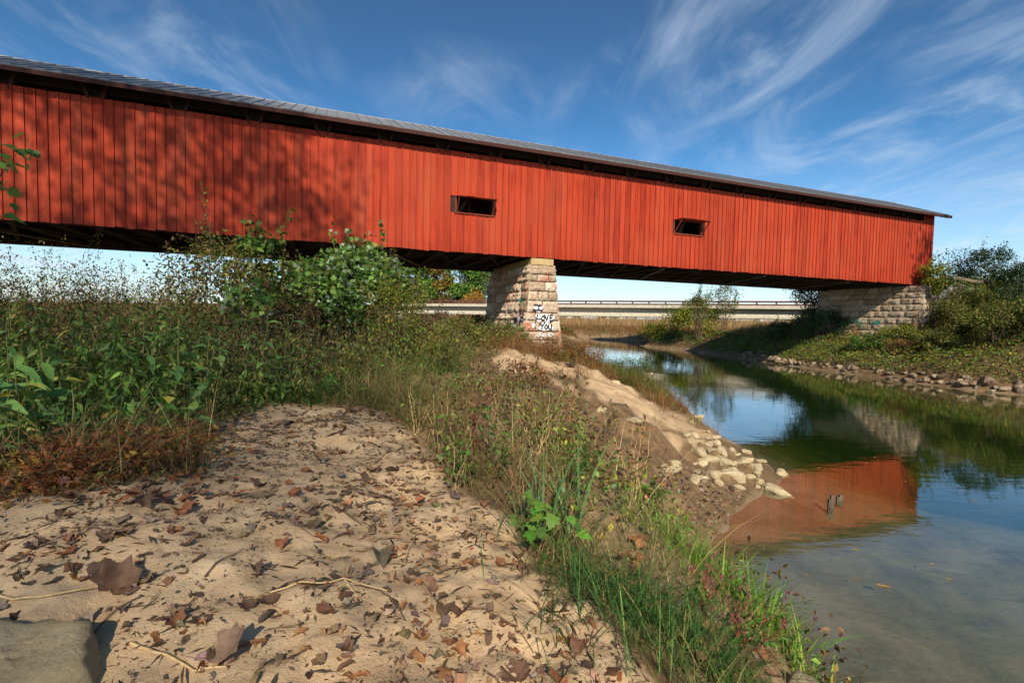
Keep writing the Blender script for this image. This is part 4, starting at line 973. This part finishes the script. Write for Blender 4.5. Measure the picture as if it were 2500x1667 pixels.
# ------------------------------------------------------------------ stones
def rock_mesh(seed, npts=16, flat=.6, mat='limestone', sub=0, planes=None):
    """quarried block: a ball cut by random planes, edges worn, surface pitted"""
    r = np.random.default_rng(seed); nu, nv = (20, 12) if not sub else (14*2**sub, 8*2**sub)
    P = norm(r.normal(0, 1, (npts, 3))); hh = r.uniform(.24, .48, npts)
    if planes is not None: P = norm(np.array(planes)[:, :3]); hh = np.array(planes)[:, 3]
    th = np.linspace(0, math.pi, nv+1)[:, None]; ph = (np.arange(nu)*2*math.pi/nu)[None]
    D = np.stack([np.sin(th)*np.cos(ph), np.sin(th)*np.sin(ph), np.cos(th)+0*ph], -1).reshape(-1, 3)
    q = np.maximum(D@P.T, 1e-3); R_ = hh/q; R_ = np.concatenate([R_, np.full((len(D), 1), .62)], 1)
    k = 80.; rr = -np.log(np.exp(-k*R_).sum(1))/k
    V = D*rr[:, None]*np.array([1.05, .8, flat*1.05])
    V += norm(V)*((fbm(V[:, 0]*6+seed, V[:, 1]*6+V[:, 2]*7, seed, 4)-.46)*.09+(fbm(V[:, 0]*22, V[:, 1]*22+V[:, 2]*19, seed, 3)-.44)*.035)[:, None]
    i = np.arange((nv+1)*nu).reshape(nv+1, nu); j = np.roll(i, -1, 1)
    F = np.stack([i[:-1], i[1:], j[1:], j[:-1]], -1).reshape(-1, 4)
    return mesh_data('rock', V, F, mat, None, sub > 0)
ROCKS = [rock_mesh(k, 13+k % 5, .5+.08*(k % 4)) for k in range(10)]
RIPRAP = [rock_mesh(40+k, 12+k % 5, .5+.1*(k % 4), 'riprap_stone') for k in range(10)]
def rock(x, y, size, r, label, group=None, me=None, z=None, sink=.30, name='rock'):
    z = max(Hs(x, y), -.06) if z is None else z
    me = me or ROCKS[r.integers(0, len(ROCKS))]
    s = size*np.array([1, r.uniform(.75, 1.2), r.uniform(.75, 1.15)])
    o = obj(name, me, None, (x, y, z+size*(.3-sink)), (r.normal(0, .22), r.normal(0, .22), r.uniform(0, 6.28)), s)
    return tag(o, label, 'rock', group)
def rocks():
    r = rg(500); px = lambda X, Y, z=.15: gt(X, Y)[:2]
    for X, Y, sz, lab in [(1795, 1090, .44, 'rounded pale boulder standing in the shallows off the rock pile'), (1780, 1128, .62, 'long pale rock lying half in the water'),
                          (1690, 1095, .46, 'large pale block at the water side of the rock pile'), (1655, 1062, .42, 'square pale block in the middle of the rock pile'),
                          (1705, 1060, .44, 'pale block leaning at the top of the rock pile')]:
        rock(*px(X, Y), sz*1.05, r, lab)
    for X, Y, sz in [(1630, 1055, .3), (1600, 1040, .28), (1735, 1075, .3), (1670, 1085, .3), (1640, 1090, .26), (1720, 1095, .25), (1610, 1065, .26), (1660, 1040, .24), (1680, 1035, .25), (1625, 1020, .22),
                     (1590, 1020, .22), (1745, 1060, .24), (1610, 1100, .2), (1580, 1000, .2), (1605, 960, .25), (1590, 975, .2), (1650, 1110, .2), (1545, 1070, .22), (1530, 1078, .24), (1600, 1085, .22), (1740, 1105, .2), (1695, 1120, .2), (1715, 1040, .18), (1645, 1020, .2)]:
        x, y = px(X, Y, .45); rock(x, y, sz*1.25, r, 'pale limestone rock in the heap at the water edge', 'limestone rocks on the sandbar shore')
    for k in range(26):
        X = r.uniform(1585, 1760); Y = 1000+(X-1585)*.62+r.normal(0, 26); x, y = px(X, Y, .4); rock(x, y, r.uniform(.10, .26), r, 'small limestone chip lying among the rock heap', 'small stones on the sandbar shore', sink=.2)
    for X, Y, sz in [(1480, 885, .5), (1510, 900, .45), (1460, 872, .5), (1525, 912, .35), (1495, 880, .4), (1440, 862, .4), (1450, 880, .38), (1500, 915, .3), (1470, 895, .3), (1430, 868, .4), (1415, 880, .35)]:
        rock(*px(X, Y, .3), sz, r, 'pale rock along the shore past the sunlit sand', 'rocks at the sandbar point')
    for X, Y, sz, lab in [(1380, 945, .34, 'brown stone half buried in the sunlit sand'), (1455, 968, .4, 'flat grey stone on the sand among dry grass'), (1535, 1078, .3, 'flat tan stone on the mud slope')]:
        rock(*px(X, Y, 1.0), sz, r, lab)
    # the two corner stones close to the camera
    big = rock_mesh(81, 9, .9, 'limestone', 2, [(-.05, -.12, 1, .17), (1, .25, .35, .40), (-1, .1, .1, .55), (.15, 1, .2, .36), (.1, -1, .15, .5), (.75, -.6, .45, .40), (.7, .7, .2, .42), (0, 0, -1, .3)])
    o = obj('rock', big, None, (-1.72, 1.56, Hs(-1.72, 1.56)+.02), (.06, .05, .15), (.62, .56, .62)); tag(o, 'big flat buff stone in the sand at the lower corner', 'rock')
    o = obj('rock', rock_mesh(78, 18, .5, 'limestone', 1), None, (1.72, 2.62, Hs(1.72, 2.62)+.06), (.1, .3, .9), (.42, .34, .42)); tag(o, 'pale stone behind the green grass at the water edge', 'rock')
    # riprap along the far shore
    sh = RIV[29:37, :2][::-1]; seg = np.linalg.norm(np.diff(sh, axis=0), axis=1); cum = np.concatenate([[0], np.cumsum(seg)])
    N_ = 215; t = np.sort(r.uniform(0, 1, N_))**.8*cum[-1]; cnt = 0
    for q in t:
        i = min(int(np.searchsorted(cum, q)), len(seg))-1; i = max(i, 0); f = (q-cum[i])/seg[i]; p = sh[i]+(sh[i+1]-sh[i])*f
        if p[1] < 17: continue
        d = abs(r.normal(.1, .38)); x = p[0]+d+.1; y = p[1]+r.uniform(-.4, .4)
        rock(x, y, np.exp(r.normal(-1.12, .36))*(1.15-.2*min(d, 2)), r, 'broken stone in the riprap along the far shore', 'riprap stones of the far shore', RIPRAP[r.integers(0, 10)], sink=.12); cnt += 1
    # rubble on the embankment by the end of the bridge
    for k in range(34):
        s = r.uniform(38.6, 42); n = -r.uniform(.9, 4.2); p = bw(s, n, 0)
        rock(p[0], p[1], r.uniform(.25, .6), r, 'grey broken stone on the embankment slope', 'rubble on the embankment', RIPRAP[r.integers(0, 10)], sink=.1)
    # dark gravel on the mud by the water
    V = []; F = []; C = []; n = 0
    x, y = scatter(2600, (1.6, 4.2, 4.2, 8.2), r, lambda x, y: (np.abs(river(x, y)[0]-.45) < .45)); z = H(x, y)
    m = len(x); T = (BOXV*np.array([1, .8, .45]), np.vstack([BOXF[:, :3], BOXF[:, [0, 2, 3]]]))
    V, F, k = inst(T, np.stack([x, y, z+.006], -1), norm(r.normal(0, 1, (m, 3))*np.array([1, 1, .2])), norm(r.normal(0, .3, (m, 3))+np.array([0, 0, 1])), .028*np.exp(r.normal(0, .45, m)))
    o = obj('gravel', mesh_data('gravel', V, F, 'litter', np.repeat(colors([(.12, .08, .055), (.07, .05, .04), (.25, .17, .09), (.18, .13, .09), (.30, .24, .17)], m, r), k, 0))); tag(o, 'small dark gravel and chips on the mud by the water', None, None, 'stuff')
rocks()

# ------------------------------------------------------------------ fallen leaves, straw and twigs
def dryleaf_mesh(seed, lob=True):
    r = np.random.default_rng(seed); n = 20 if lob else 14; pts = []
    for i in range(n):
        a = 2*math.pi*i/n
        if lob:
            k = [1.0, .76, .80, .95, .70, .74, .82, .62, .56, .46, .22][min(i, n-i)]*r.uniform(.86, 1.06)
        else: k = .32+.68*abs(math.cos(a))**1.6*.9
        pts.append((k*math.sin(a)*.5*(1 if lob else .75), .5+k*math.cos(a)*.5))
    V = [(0, .42, 0)]; cx, cy, fold = r.normal(0, .9, 3); fold = r.uniform(.15, 1.1)
    mid = [(x*.5, .42+(y-.42)*.5) for x, y in pts]
    def z(x, y): return .9*fold*abs(x)**1.2 + cx*.5*(x*x) + cy*.55*(y-.45)**2 + .05*math.sin(9*x+seed)*math.cos(7*y)
    V += [(x, y, z(x, y)) for x, y in mid]+[(x, y, z(x, y)*1.1+r.normal(0, .025)) for x, y in pts]
    F = []
    for i in range(n):
        j = (i+1) % n; F += [(0, 1+j, 1+i), (1+i, 1+j, 1+n+j), (1+i, 1+n+j, 1+n+i)]
    V = np.array(V); V[:, 2] -= V[:, 2].min(); V[:, 1] -= .45
    # stalk
    sv = np.array([(-.008, -.42, .02), (.008, -.42, .02), (.02, -.85, .10), (.0, -.85, .10)]); V = np.vstack([V, sv]); k = len(V)-4; F += [(k, k+1, k+2), (k, k+2, k+3)]
    return V, np.array(F)
def leaf_mats():
    for nm, st in (('dry_leaf', [(0, (.12, .075, .05)), (.3, (.20, .10, .055)), (.6, (.32, .12, .05)), (.8, (.36, .18, .075)), (1, (.20, .16, .13))]),
                   ('floating_leaf', [(0, (.35, .17, .05)), (1, (.50, .30, .10))]), ('green_leaf', [(0, (.10, .22, .03)), (1, (.16, .28, .05))]),
                   ('weed_leaf', [(0, (.09, .21, .06)), (.55, (.14, .29, .07)), (.85, (.21, .34, .07)), (1, (.42, .36, .06))])):
        m = newmat(nm); c = ramp(orand(), st); c = mixc(mrange(noise(40, 4), .35, .7, 0, .55), c, mixc(1., c, (.45, .4, .38), 'MULTIPLY'))
        b = bsdf(.6, .25, c); L(bump(noise(45, 4), .4, .004), b.inputs['Normal']); t = N('ShaderNodeBsdfTranslucent'); L(c, t.inputs[0]); mx = N('ShaderNodeMixShader'); mx.inputs[0].default_value = .18
        L(b.outputs[0], mx.inputs[1]); L(t.outputs[0], mx.inputs[2]); out(mx.outputs[0]); M[nm] = m
leaf_mats()
DL = [mesh_data('dry_leaf', *dryleaf_mesh(k, k % 3 != 2), 'dry_leaf', None, True) for k in range(12)]
def fallen():
    r = rg(600)
    def leaf(x, y, s, lab, group=None, k=None, tilt=.13, name='fallen_leaf', lift=.0, me=None):
        o = obj(name, me or DL[r.integers(0, 12) if k is None else k], None, (x, y, Hs(x, y)+.002+lift), (r.normal(0, tilt), r.normal(0, tilt), r.uniform(0, 6.28)), (s, s, s*r.uniform(.7, 1.2))); return tag(o, lab, 'leaf', group)
    o = leaf(*gt(262, 1375)[:2], .22, 'big upright curled russet sycamore leaf near the corner stone', k=0, lift=.03); o.rotation_euler = (.55, .35, .3)
    o = leaf(*gt(528, 1532)[:2], .20, 'bright russet sycamore leaf standing at the bottom edge', k=3, lift=.03); o.rotation_euler = (.5, -.4, -.3)
    o = leaf(*gt(245, 1308)[:2], .15, 'orange leaf lying just above the big curled one', k=4)
    o = leaf(*gt(1265, 1418)[:2], .17, 'folded russet leaf beside the upright straw', k=6)
    for X, Y, s in [(180, 1250, .2), (420, 1180, .2), (330, 1165, .2), (510, 1140, .18), (290, 1190, .16), (440, 1150, .17), (735, 1250, .15), (725, 1190, .12), (780, 1045, .2), (910, 1225, .12), (840, 1325, .13), (1080, 1245, .16), (1155, 1300, .16),
                    (740, 1435, .17), (1010, 1550, .15), (955, 1525, .14), (1290, 1560, .15), (890, 1405, .12), (1060, 1420, .16), (790, 1510, .13), (570, 1415, .14), (650, 1260, .14), (600, 1120, .16), (330, 1300, .14), (180, 1330, .16),
                    (120, 1345, .14), (60, 1330, .15), (460, 1450, .16), (400, 1440, .15), (620, 1400, .16), (700, 1350, .14), (1210, 1320, .15), (1190, 1290, .14), (1050, 1510, .13), (1120, 1480, .14), (1330, 1500, .16), (1400, 1560, .15), (870, 1290, .12),
                    (560, 1085, .15), (700, 1085, .13), (860, 1150, .14), (960, 1150, .13), (1000, 1200, .13), (150, 1270, .15), (1560, 1400, .15), (1500, 1330, .13), (1480, 1290, .13), (1600, 1480, .15)]:
        leaf(*gt(X, Y)[:2], s*.66, 'curled brown sycamore leaf lying on the sand', 'fallen sycamore leaves on the sand')
    x, y = scatter(900, (-3.4, .9, 1.1, 6), r, lambda x, y: zones(x, y)[0] & (fbm(x*1.7, y*1.7, 141) > .49))
    for a, b in list(zip(x, y))[:150]: leaf(a, b, r.uniform(.045, .10), 'curled brown sycamore leaf lying on the sand', 'fallen sycamore leaves on the sand')
    # drift of brown leaves along the weeds
    for k in range(38):
        a = r.uniform(0, 1); X = 150+a*420; Y = 1165-a*60+r.normal(0, 16); leaf(*gt(X, Y)[:2], r.uniform(.06, .12), 'brown leaf in the drift along the foot of the weeds', 'leaf drift below the weeds', lift=.02)
    for k in range(34):
        X = r.uniform(1400, 1780); Y = 1270+(X-1400)*.75+r.normal(0, 50); leaf(*gt(X, min(Y, 1600))[:2], r.uniform(.08, .15), 'brown leaf caught in the grass of the bank', 'leaves caught in the bank grass', lift=.04)
    g = mesh_data('green_leaf', *dryleaf_mesh(31, False), 'green_leaf', None, True)
    leaf(*gt(1005, 1170)[:2], .10, 'single fresh green leaf on the sand', me=g)
    # floating leaves
    fl = mesh_data('floating_leaf', *dryleaf_mesh(33, False), 'floating_leaf', None, True)
    for X, Y, s, lab in [(2030, 1346, .14, 'largest yellow leaf afloat on the near water'), (1965, 1262, .08, 'small orange leaf afloat where the red reflection ends')]:
        p = gp(X, Y, 0); o = obj('floating_leaf', fl, None, (p[0], p[1], .004), (0, 0, 1.2), (s, s, s*.25)); tag(o, lab, 'leaf')
    for X, Y in [(1852, 1320), (2180, 1330), (2140, 1295), (1970, 1330), (1880, 1075), (2010, 1050), (2080, 1105), (1990, 1065), (2240, 1150), (1800, 1065)]:
        p = gp(X, Y, 0); o = obj('floating_leaf', fl, None, (p[0], p[1], .004), (0, 0, r.uniform(0, 6)), (.07, .07, .02)); tag(o, 'tiny yellow leaf drifting on the river', 'leaf', 'small leaves drifting on the river')
    # crumbs of bark, leaf bits and rootlets
    ch = []
    x, y = scatter(46000, (-4.5, 1.2, .9, 6.2), r, lambda x, y: zones(x, y)[0] & (fbm(x*2.6+y, y*2.6-x*.6, 143, 4) > .455)); n = len(x)
    p = np.stack([x, y, H(x, y)+.004], -1); V, F, k = inst(RHOMB, p, norm(r.normal(0, 1, (n, 3))*np.array([1, 1, .25])), norm(r.normal(0, .6, (n, 3))+np.array([0, 0, 1])), .017*np.exp(r.normal(0, .6, n)), .8); ch.append((V, F, np.repeat(colors('duff', n, r, .4), k, 0)))
    x, y = scatter(5200, (-4.5, 1.2, .9, 6.2), r, lambda x, y: zones(x, y)[0] & (fbm(x*2.2+y, y*2.2-x*.6, 145, 4) > .44)); n = len(x)
    p = np.stack([x, y, H(x, y)+.006], -1); V, F, k = inst(RHOMB, p, norm(r.normal(0, 1, (n, 3))*np.array([1, 1, .12])), norm(r.normal(0, .5, (n, 3))+np.array([0, 0, 1])), .07*np.exp(r.normal(0, .4, n)), .16); ch.append((V, F, np.repeat(colors('duff', n, r, .3), k, 0)))
    TS = [dryleaf_mesh(q, q % 2 == 0) for q in (5, 6, 7, 8, 9, 10)]; T = TS[0]
    for q, T_ in enumerate(TS):
        x, y = scatter(2100, (-4.5, 1.3, .9, 6.4), r, lambda x, y: zones(x, y)[0] & (fbm(x*1.5+y*.7, y*1.9-x*.5, 147+q % 3, 4) > .50)); n = len(x)
        p = np.stack([x, y, H(x, y)+.004], -1); V, F, k = inst(T_, p, norm(r.normal(0, 1, (n, 3))*np.array([1, 1, .2])), norm(r.normal(0, .28, (n, 3))+np.array([0, 0, 1])), .048*np.exp(r.normal(0, .4, n))); ch.append((V, F, np.repeat(colors([(.20, .12, .07), (.28, .17, .09), (.32, .15, .06), (.24, .18, .13), (.13, .085, .055)], n, r), k, 0)))
    x, y = scatter(5200, (-1.6, 3.0, 1.6, 8.5), r, lambda x, y: left_ok(x, y, False)); n = len(x)
    p = np.stack([x, y, H(x, y)+.012], -1); V, F, k = inst(T, p, norm(r.normal(0, 1, (n, 3))*np.array([1, 1, .3])), norm(r.normal(0, .5, (n, 3))+np.array([0, 0, 1])), .06*np.exp(r.normal(0, .35, n))); ch.append((V, F, np.repeat(colors('sycamore', n, r), k, 0)))
    join('leaf_litter', ch, 'litter', 'dark leaf crumbs and rootlets strewn over the sand')
    # straws and twigs
    def stick(pts, rad, mat, lab, group, name):
        P3 = [np.array([*gt(X, Y)[:2], 0]) for X, Y in pts]
        Q = []
        for a, b in zip(P3[:-1], P3[1:]):
            for t in np.linspace(0, 1, 5)[:-1]: Q.append(a+(b-a)*t)
        Q.append(P3[-1]); Q = np.array(Q); Q[:, 2] = H(Q[:, 0], Q[:, 1])+rad*1.2+.006; Q[1:-1, :2] += r.normal(0, .004, (len(Q)-2, 2))
        c = Q.mean(0); o = fin(name, [tube(Q, np.linspace(rad, rad*.5, len(Q)), 5)], mat, None, loc=c); o.location = c; tag(o, lab, name.replace('_', ' ') if name != 'straw_stem' else 'straw', group)
    stick([(0, 1408), (120, 1375), (310, 1312)], .006, 'straw', 'long pale straw lying above the corner stone', None, 'straw_stem')
    stick([(300, 1500), (380, 1540), (520, 1555)], .007, 'straw', 'thick straw bent along the bottom edge', None, 'straw_stem')
    stick([(620, 1372), (760, 1340), (890, 1365)], .005, 'straw', 'pale straw bent across the middle sand', None, 'straw_stem')
    stick([(790, 1335), (830, 1385)], .004, 'straw', 'short pale straw under the bent one', None, 'straw_stem')
    stick([(930, 1300), (958, 1215)], .004, 'straw', 'thin straw pointing at the brown leaf', None, 'straw_stem')
    stick([(1480, 1585), (1560, 1620)], .004, 'straw', 'straw by the grass tuft at the bottom', None, 'straw_stem')
    for i, p in enumerate([[(120, 1530), (250, 1440), (330, 1375)], [(390, 1440), (450, 1390)], [(1060, 1400), (1110, 1405), (1180, 1450), (1225, 1520)], [(860, 1365), (900, 1395), (930, 1450)], [(1120, 1570), (1190, 1640), (1260, 1700)], [(640, 1190), (720, 1240)], [(880, 1330), (980, 1360), (1030, 1440)], [(470, 1340), (560, 1270)]]):
        stick(p, .0045, 'twig', 'thin dark twig lying on the leaf strewn sand', 'twigs on the sand', 'twig')
fallen()
def driftwood():
    r = rg(650)
    for X, Y, h, s, lab in [(1905, 1165, .20, .04, 'taller weathered wood stub standing in the shallow water'), (1925, 1150, .10, .045, 'shorter weathered wood stub beside the taller one')]:
        p = gp(X, Y, 0); root = empty('wood_stub', (p[0], p[1], 0)); tag(root, lab, 'wood stub')
        m = MB(); m.bar((0, 0, -.35), (.05, .01, h), s*1.5, s, up=(0, 1, 0)); m.build('stub', 'bark', root)
        m = MB(); m.bar((-s*.9, 0, -.35), (.02-s*.5, .01, h*.72), s*.7, s*.8, up=(0, 1, 0)); m.build('splinter', 'bark', root)
    p = gp(1618, 1085, .5); q, rd = limb((0, 0, -.03), (.12, .05, .30), .03, .018, r, 5, .05); root = empty('driftwood', (p[0], p[1], Hs(p[0], p[1]))); tag(root, 'bleached driftwood stick propped on the rock pile', 'driftwood')
    fin('stick', [tube(q, rd, 6)], 'weathered_wood', root); q, rd = limb((0, 0, .02), (-.35, -.1, -.02), .025, .015, r, 5, .05); fin('root', [tube(q, rd, 6)], 'weathered_wood', root)
driftwood()

# ------------------------------------------------------------------ single plants close to the camera

ORD = ['first', 'second', 'third', 'fourth', 'fifth', 'sixth', 'seventh', 'eighth', 'ninth', 'tenth', 'eleventh', 'twelfth', 'thirteenth']
WL = []
for k in range(4):
    V, F = LANCE; V = V.copy(); V[:, 0] *= 1.35+.2*k; V[:, 2] -= (.12+.10*k)*V[:, 1]**2; WL.append(mesh_data('weed_leaf', V, F, 'weed_leaf', None, True))
def weed(x, y, h, r, lab, group, name='broadleaf_weed', leaf=.2, n=12, lean=None):
    zg = Hs(x, y); root = empty(name, (x, y, zg)); tag(root, lab, 'weed', group)
    ln = r.normal(0, .14, 2)*h if lean is None else np.array(lean)
    p, q = limb((0, 0, -.05), (ln[0], ln[1], h), .008, .003, r, 7, .04); fin('stem', [tube(p, q, 5)], 'green_stem', root)
    for i in range(n):
        t = .18+.82*i/(n-1); c = np.array([np.interp(t*6, np.arange(7), p[:, k]) for k in range(3)]); a = i*2.4+r.uniform(-.4, .4)
        s = leaf*r.uniform(.7, 1.2)*(1.15-.55*t)
        o = obj('leaf', WL[r.integers(0, 4)], root, c, (r.uniform(-.1, .75)-.35*t*0, r.normal(0, .3), a), (s, s, s)); o.rotation_euler = (r.uniform(-.55, .5), r.normal(0, .35), a)
    return root
simple('green_stem', (.10, .13, .03), (.22, .19, .07), 30, .7)
simple('red_stem', (.22, .03, .04), (.34, .06, .05), 30, .6)
def near_plants():
    r = rg(700)
    for k in range(30):
        X = r.uniform(-60, 640); Y = r.uniform(690, 1010)-(X-0)*.05; d = np.interp(Y, [690, 1010], [6.5, 3.6]); x = (X*2500/2352-1250)/1150*d; y = d
        if zones(np.array([x]), np.array([y]))[0][0]: x -= .6
        weed(x, y, r.uniform(.75, 1.2), r, 'leafy green weed with long pointed leaves in the thicket beside the sand', 'tall weeds beside the sand', leaf=r.uniform(.17, .26))
    for k in range(15):
        a = r.uniform(0, 1); x, y = -3.5-.9*a+r.normal(0, .25), 2.9+a*1.5; weed(x, y, r.uniform(.45, .85), r, 'broad leaved green weed at the front of the thicket', 'front weeds', leaf=r.uniform(.24, .38), n=9)
    # reddish dying plants at the front edge of the thicket
    ch = []
    for k in range(7):
        X = 60+k*62+r.normal(0, 14); Y = 1130-k*9+r.normal(0, 10); p = gt(X, Y); n = 260
        root = empty('dying_weed', (p[0], p[1], Hs(p[0], p[1]))); tag(root, ORD[k]+' from the left of the rust red weeds at the sand edge', 'weed', 'rust red weeds at the sand edge')
        st = []
        for q in range(16):
            a = r.uniform(0, 6.28); st.append(tube(*limb((0, 0, 0), (math.cos(a)*r.uniform(.1, .4), math.sin(a)*r.uniform(.1, .35), r.uniform(.08, .34)), .004, .0015, r, 5, .12, .08), 4))
        fin('stems', st, 'rust_stem', root)
        pos = np.stack([r.normal(0, .2, n), r.normal(0, .18, n), np.abs(r.normal(.10, .09, n))], -1); V, F, kk = inst(RHOMB, pos, norm(r.normal(0, 1, (n, 3))), norm(r.normal(0, 1, (n, 3))), .055*r.uniform(.4, 1.3, n)); obj('foliage', mesh_data('foliage', V, F, 'leaf', np.repeat(colors([(.30, .11, .03), (.22, .08, .03), (.30, .20, .04), (.16, .08, .05)], n, r), kk, 0)), root)
    # grass tufts on the bank
    for X, Y, z, L_, n, pal, w, lab in [(1420, 1395, 1.55, .34, 420, 'tuft', .006, 'thick dark green grass tuft spilling over the sand edge'), (1750, 1450, .75, .42, 260, 'bright', .015, 'bright broad bladed grass at the water edge'),
                                     (1690, 1370, .6, .26, 300, 'bright', .010, 'light green grass clump above the shallow water'), (1300, 1240, 1.55, .62, 26, 'reed', .024, 'tall blue green reed grass on the bank'), (1215, 1230, 1.7, .42, 16, 'reed', .018, 'shorter reed grass beside the tall one'),
                                     (1560, 1270, 1.2, .30, 260, 'bright', .007, 'yellow green grass clump on the mud bank'), (1640, 1520, 1.0, .3, 260, 'tuft', .007, 'dark grass clump among pink flowers')]:
        p = gt(X, Y); zg = Hs(p[0], p[1]); rad = .10+.0003*n
        x = r.normal(0, rad, n); y = r.normal(0, rad, n); a, b, c = blades(x, y, H(x+p[0], y+p[1])-zg, L_, np.full(n, w), r, {'tuft': [(.05, .14, .03), (.07, .17, .035), (.04, .11, .025)], 'reed': [(.10, .21, .07), (.13, .25, .09)]}.get(pal, pal), .35 if pal != 'reed' else .22, .9 if pal == 'tuft' else .6, nseg=5)
        o = obj('grass_tuft', mesh_data('grass_tuft', a, b, 'grass', c)); o.location = (p[0], p[1], zg); tag(o, lab, 'grass tuft')
    # maple seedling
    p = gt(1245, 1262); zg = Hs(p[0], p[1]); root = empty('maple_seedling', (p[0], p[1], zg)); tag(root, 'small bright green maple seedling at the sand edge', 'seedling')
    st = []; lp = []; lt = []
    for k in range(9):
        e = np.array([r.normal(-.04, .16), r.normal(-.02, .12), r.uniform(.03, .30)]); st.append(tube(*limb((0, 0, 0), e, .004, .002, r, 5, .08), 4))
        for q in range(3): lp.append(e+r.normal(0, .035, 3)); lt.append(np.array([e[0]*2+r.normal(0, .4), -.5+r.normal(0, .4), -.25]))
    n = len(lp); V, F, kk = inst(LOBED, np.array(lp), np.array(lt), norm(r.normal(0, .3, (n, 3))+np.array([0, -.35, 1])), .078*r.uniform(.7, 1.3, n), 1.15)
    fin('stems', st, 'twig', root); obj('foliage', mesh_data('foliage', V, F, 'leaf', np.repeat(colors([(.10, .24, .03), (.14, .29, .04), (.18, .26, .04)], n, r, .12), kk, 0)), root)
    # taller weeds rising from the middle of the bank
    for k, (X, Y, z, h, nl, pal) in enumerate([(1010, 1050, 1.8, .62, 70, 'olive'), (1090, 1040, 1.75, .85, 60, 'brown'), (1170, 1010, 1.7, .8, 60, 'brown'), (1230, 1060, 1.6, .75, 80, 'olive'), (1300, 1030, 1.5, .85, 70, 'brown'), (1370, 1100, 1.3, .7, 60, 'brown'), (1450, 1150, 1.2, .75, 60, 'russet'), (1500, 1190, 1.1, .6, 60, 'russet'),
                                     (1140, 1110, 1.75, .6, 90, 'green'), (1060, 1120, 1.8, .45, 90, 'green'), (1330, 1150, 1.4, .5, 90, 'green'), (1400, 1010, 1.2, .6, 60, 'olive'), (960, 1000, 1.85, .55, 60, 'olive')]):
        p = gt(X, Y); zg = Hs(p[0], p[1]); root = empty('bank_weed', (p[0], p[1], zg)); tag(root, 'straggly dried weed rising from the grass of the bank', 'weed', 'straggly weeds on the bank'); st = []; lp = []
        for q in range(6):
            e = np.array([r.normal(0, .16)*h, r.normal(0, .16)*h, h*r.uniform(.6, 1)]); P, R_ = limb((r.normal(0, .03), r.normal(0, .03), 0), e, .004, .0015, r, 7, .06); st.append(tube(P, R_, 4))
            lp.append(P[r.integers(2, 7, nl//6)]+r.normal(0, .035, (nl//6, 3)))
        lp = np.vstack(lp); n = len(lp); V, F, kk = inst(RHOMB, lp, norm(r.normal(0, 1, (n, 3))+np.array([0, 0, -.4])), norm(r.normal(0, 1, (n, 3))), .055*r.uniform(.5, 1.4, n))
        fin('stems', st, 'red_stem' if k in (1, 4) else 'straw' if k % 3 == 0 else 'twig', root); obj('foliage', mesh_data('foliage', V, F, 'leaf', np.repeat(colors(pal, n, r), kk, 0)), root)
    # pink smartweed by the water
    for k in range(7):
        X = r.uniform(1600, 1850); Y = r.uniform(1390, 1560); p = gt(X, Y); zg = Hs(p[0], p[1])
        if zg < .1: continue
        root = empty('smartweed', (p[0], p[1], zg)); tag(root, 'small weed with pink flower spikes in the bank grass', 'weed', 'pink flowered weeds on the bank'); st = []; fl = []; lp = []
        for q in range(6):
            e = np.array([r.normal(0, .09), r.normal(0, .09), r.uniform(.14, .3)]); P, R_ = limb((0, 0, 0), e, .003, .0012, r, 5, .06); st.append(tube(P, R_, 4)); fl.append(P[-1]+np.array([0, 0, 1])*r.uniform(-.01, .045, (9, 1))+r.normal(0, .004, (9, 3))); lp.append(P[r.integers(1, 4, 6)]+r.normal(0, .02, (6, 3)))
        fl = np.vstack(fl); lp = np.vstack(lp); fin('stems', st, 'red_stem', root); n = len(fl)
        V, F, kk = inst(RHOMB, fl, norm(r.normal(0, .4, (n, 3))+np.array([0, 0, 1])), norm(r.normal(0, 1, (n, 3))), np.full(n, .016), 2.2); obj('flower', mesh_data('flower', V, F, 'leaf', np.repeat(colors([(.30, .07, .11), (.36, .11, .15), (.24, .05, .08)], n, r, .15), kk, 0)), root)['kind'] = 'stuff'
        n = len(lp); V, F, kk = inst(LANCE, lp, norm(r.normal(0, .6, (n, 3))), norm(r.normal(0, .4, (n, 3))+np.array([0, 0, 1])), .07*r.uniform(.6, 1.3, n), 1.4); obj('foliage', mesh_data('foliage', V, F, 'leaf', np.repeat(colors('green', n, r), kk, 0)), root)
simple('rust_stem', (.26, .07, .03), (.40, .13, .05), 30, .7)
near_plants()

# ------------------------------------------------------------------ labels that count along a row, read from the left of the picture
def count_labels():
    w = 'first second third fourth fifth sixth seventh eighth ninth tenth eleventh twelfth thirteenth fourteenth fifteenth sixteenth seventeenth eighteenth nineteenth twentieth'.split()
    w += ['twenty-'+q for q in w[:9]]+['thirtieth']+['thirty-'+q for q in w[:9]]
    for g, ph in (('tall weeds beside the sand', 'tall pointed-leaf weeds in the thicket beside the sand'), ('front weeds', 'broad leaved weeds fronting the thicket'), ('straggly weeds on the bank', 'straggly weeds rising from the bank grass'),
                  ('pink flowered weeds on the bank', 'pink flowered weeds in the bank grass'), ('rocks at the sandbar point', 'pale rocks on the shore past the sunlit sand'), ('twigs on the sand', 'thin dark twigs on the sand'), ('small leaves drifting on the river', 'tiny yellow leaves drifting on the river'),
                  ('limestone rocks on the sandbar shore', 'pale limestone rocks heaped at the water edge')):
        L_ = [o for o in COL.objects if o.get('group') == g]; L_.sort(key=lambda o: float((np.array(o.location)-EYE)@RT/((np.array(o.location)-EYE)@FW)))
        for k, o in enumerate(L_):
            if k < len(w): o['label'] = w[k]+' from the left of the '+ph
count_labels()
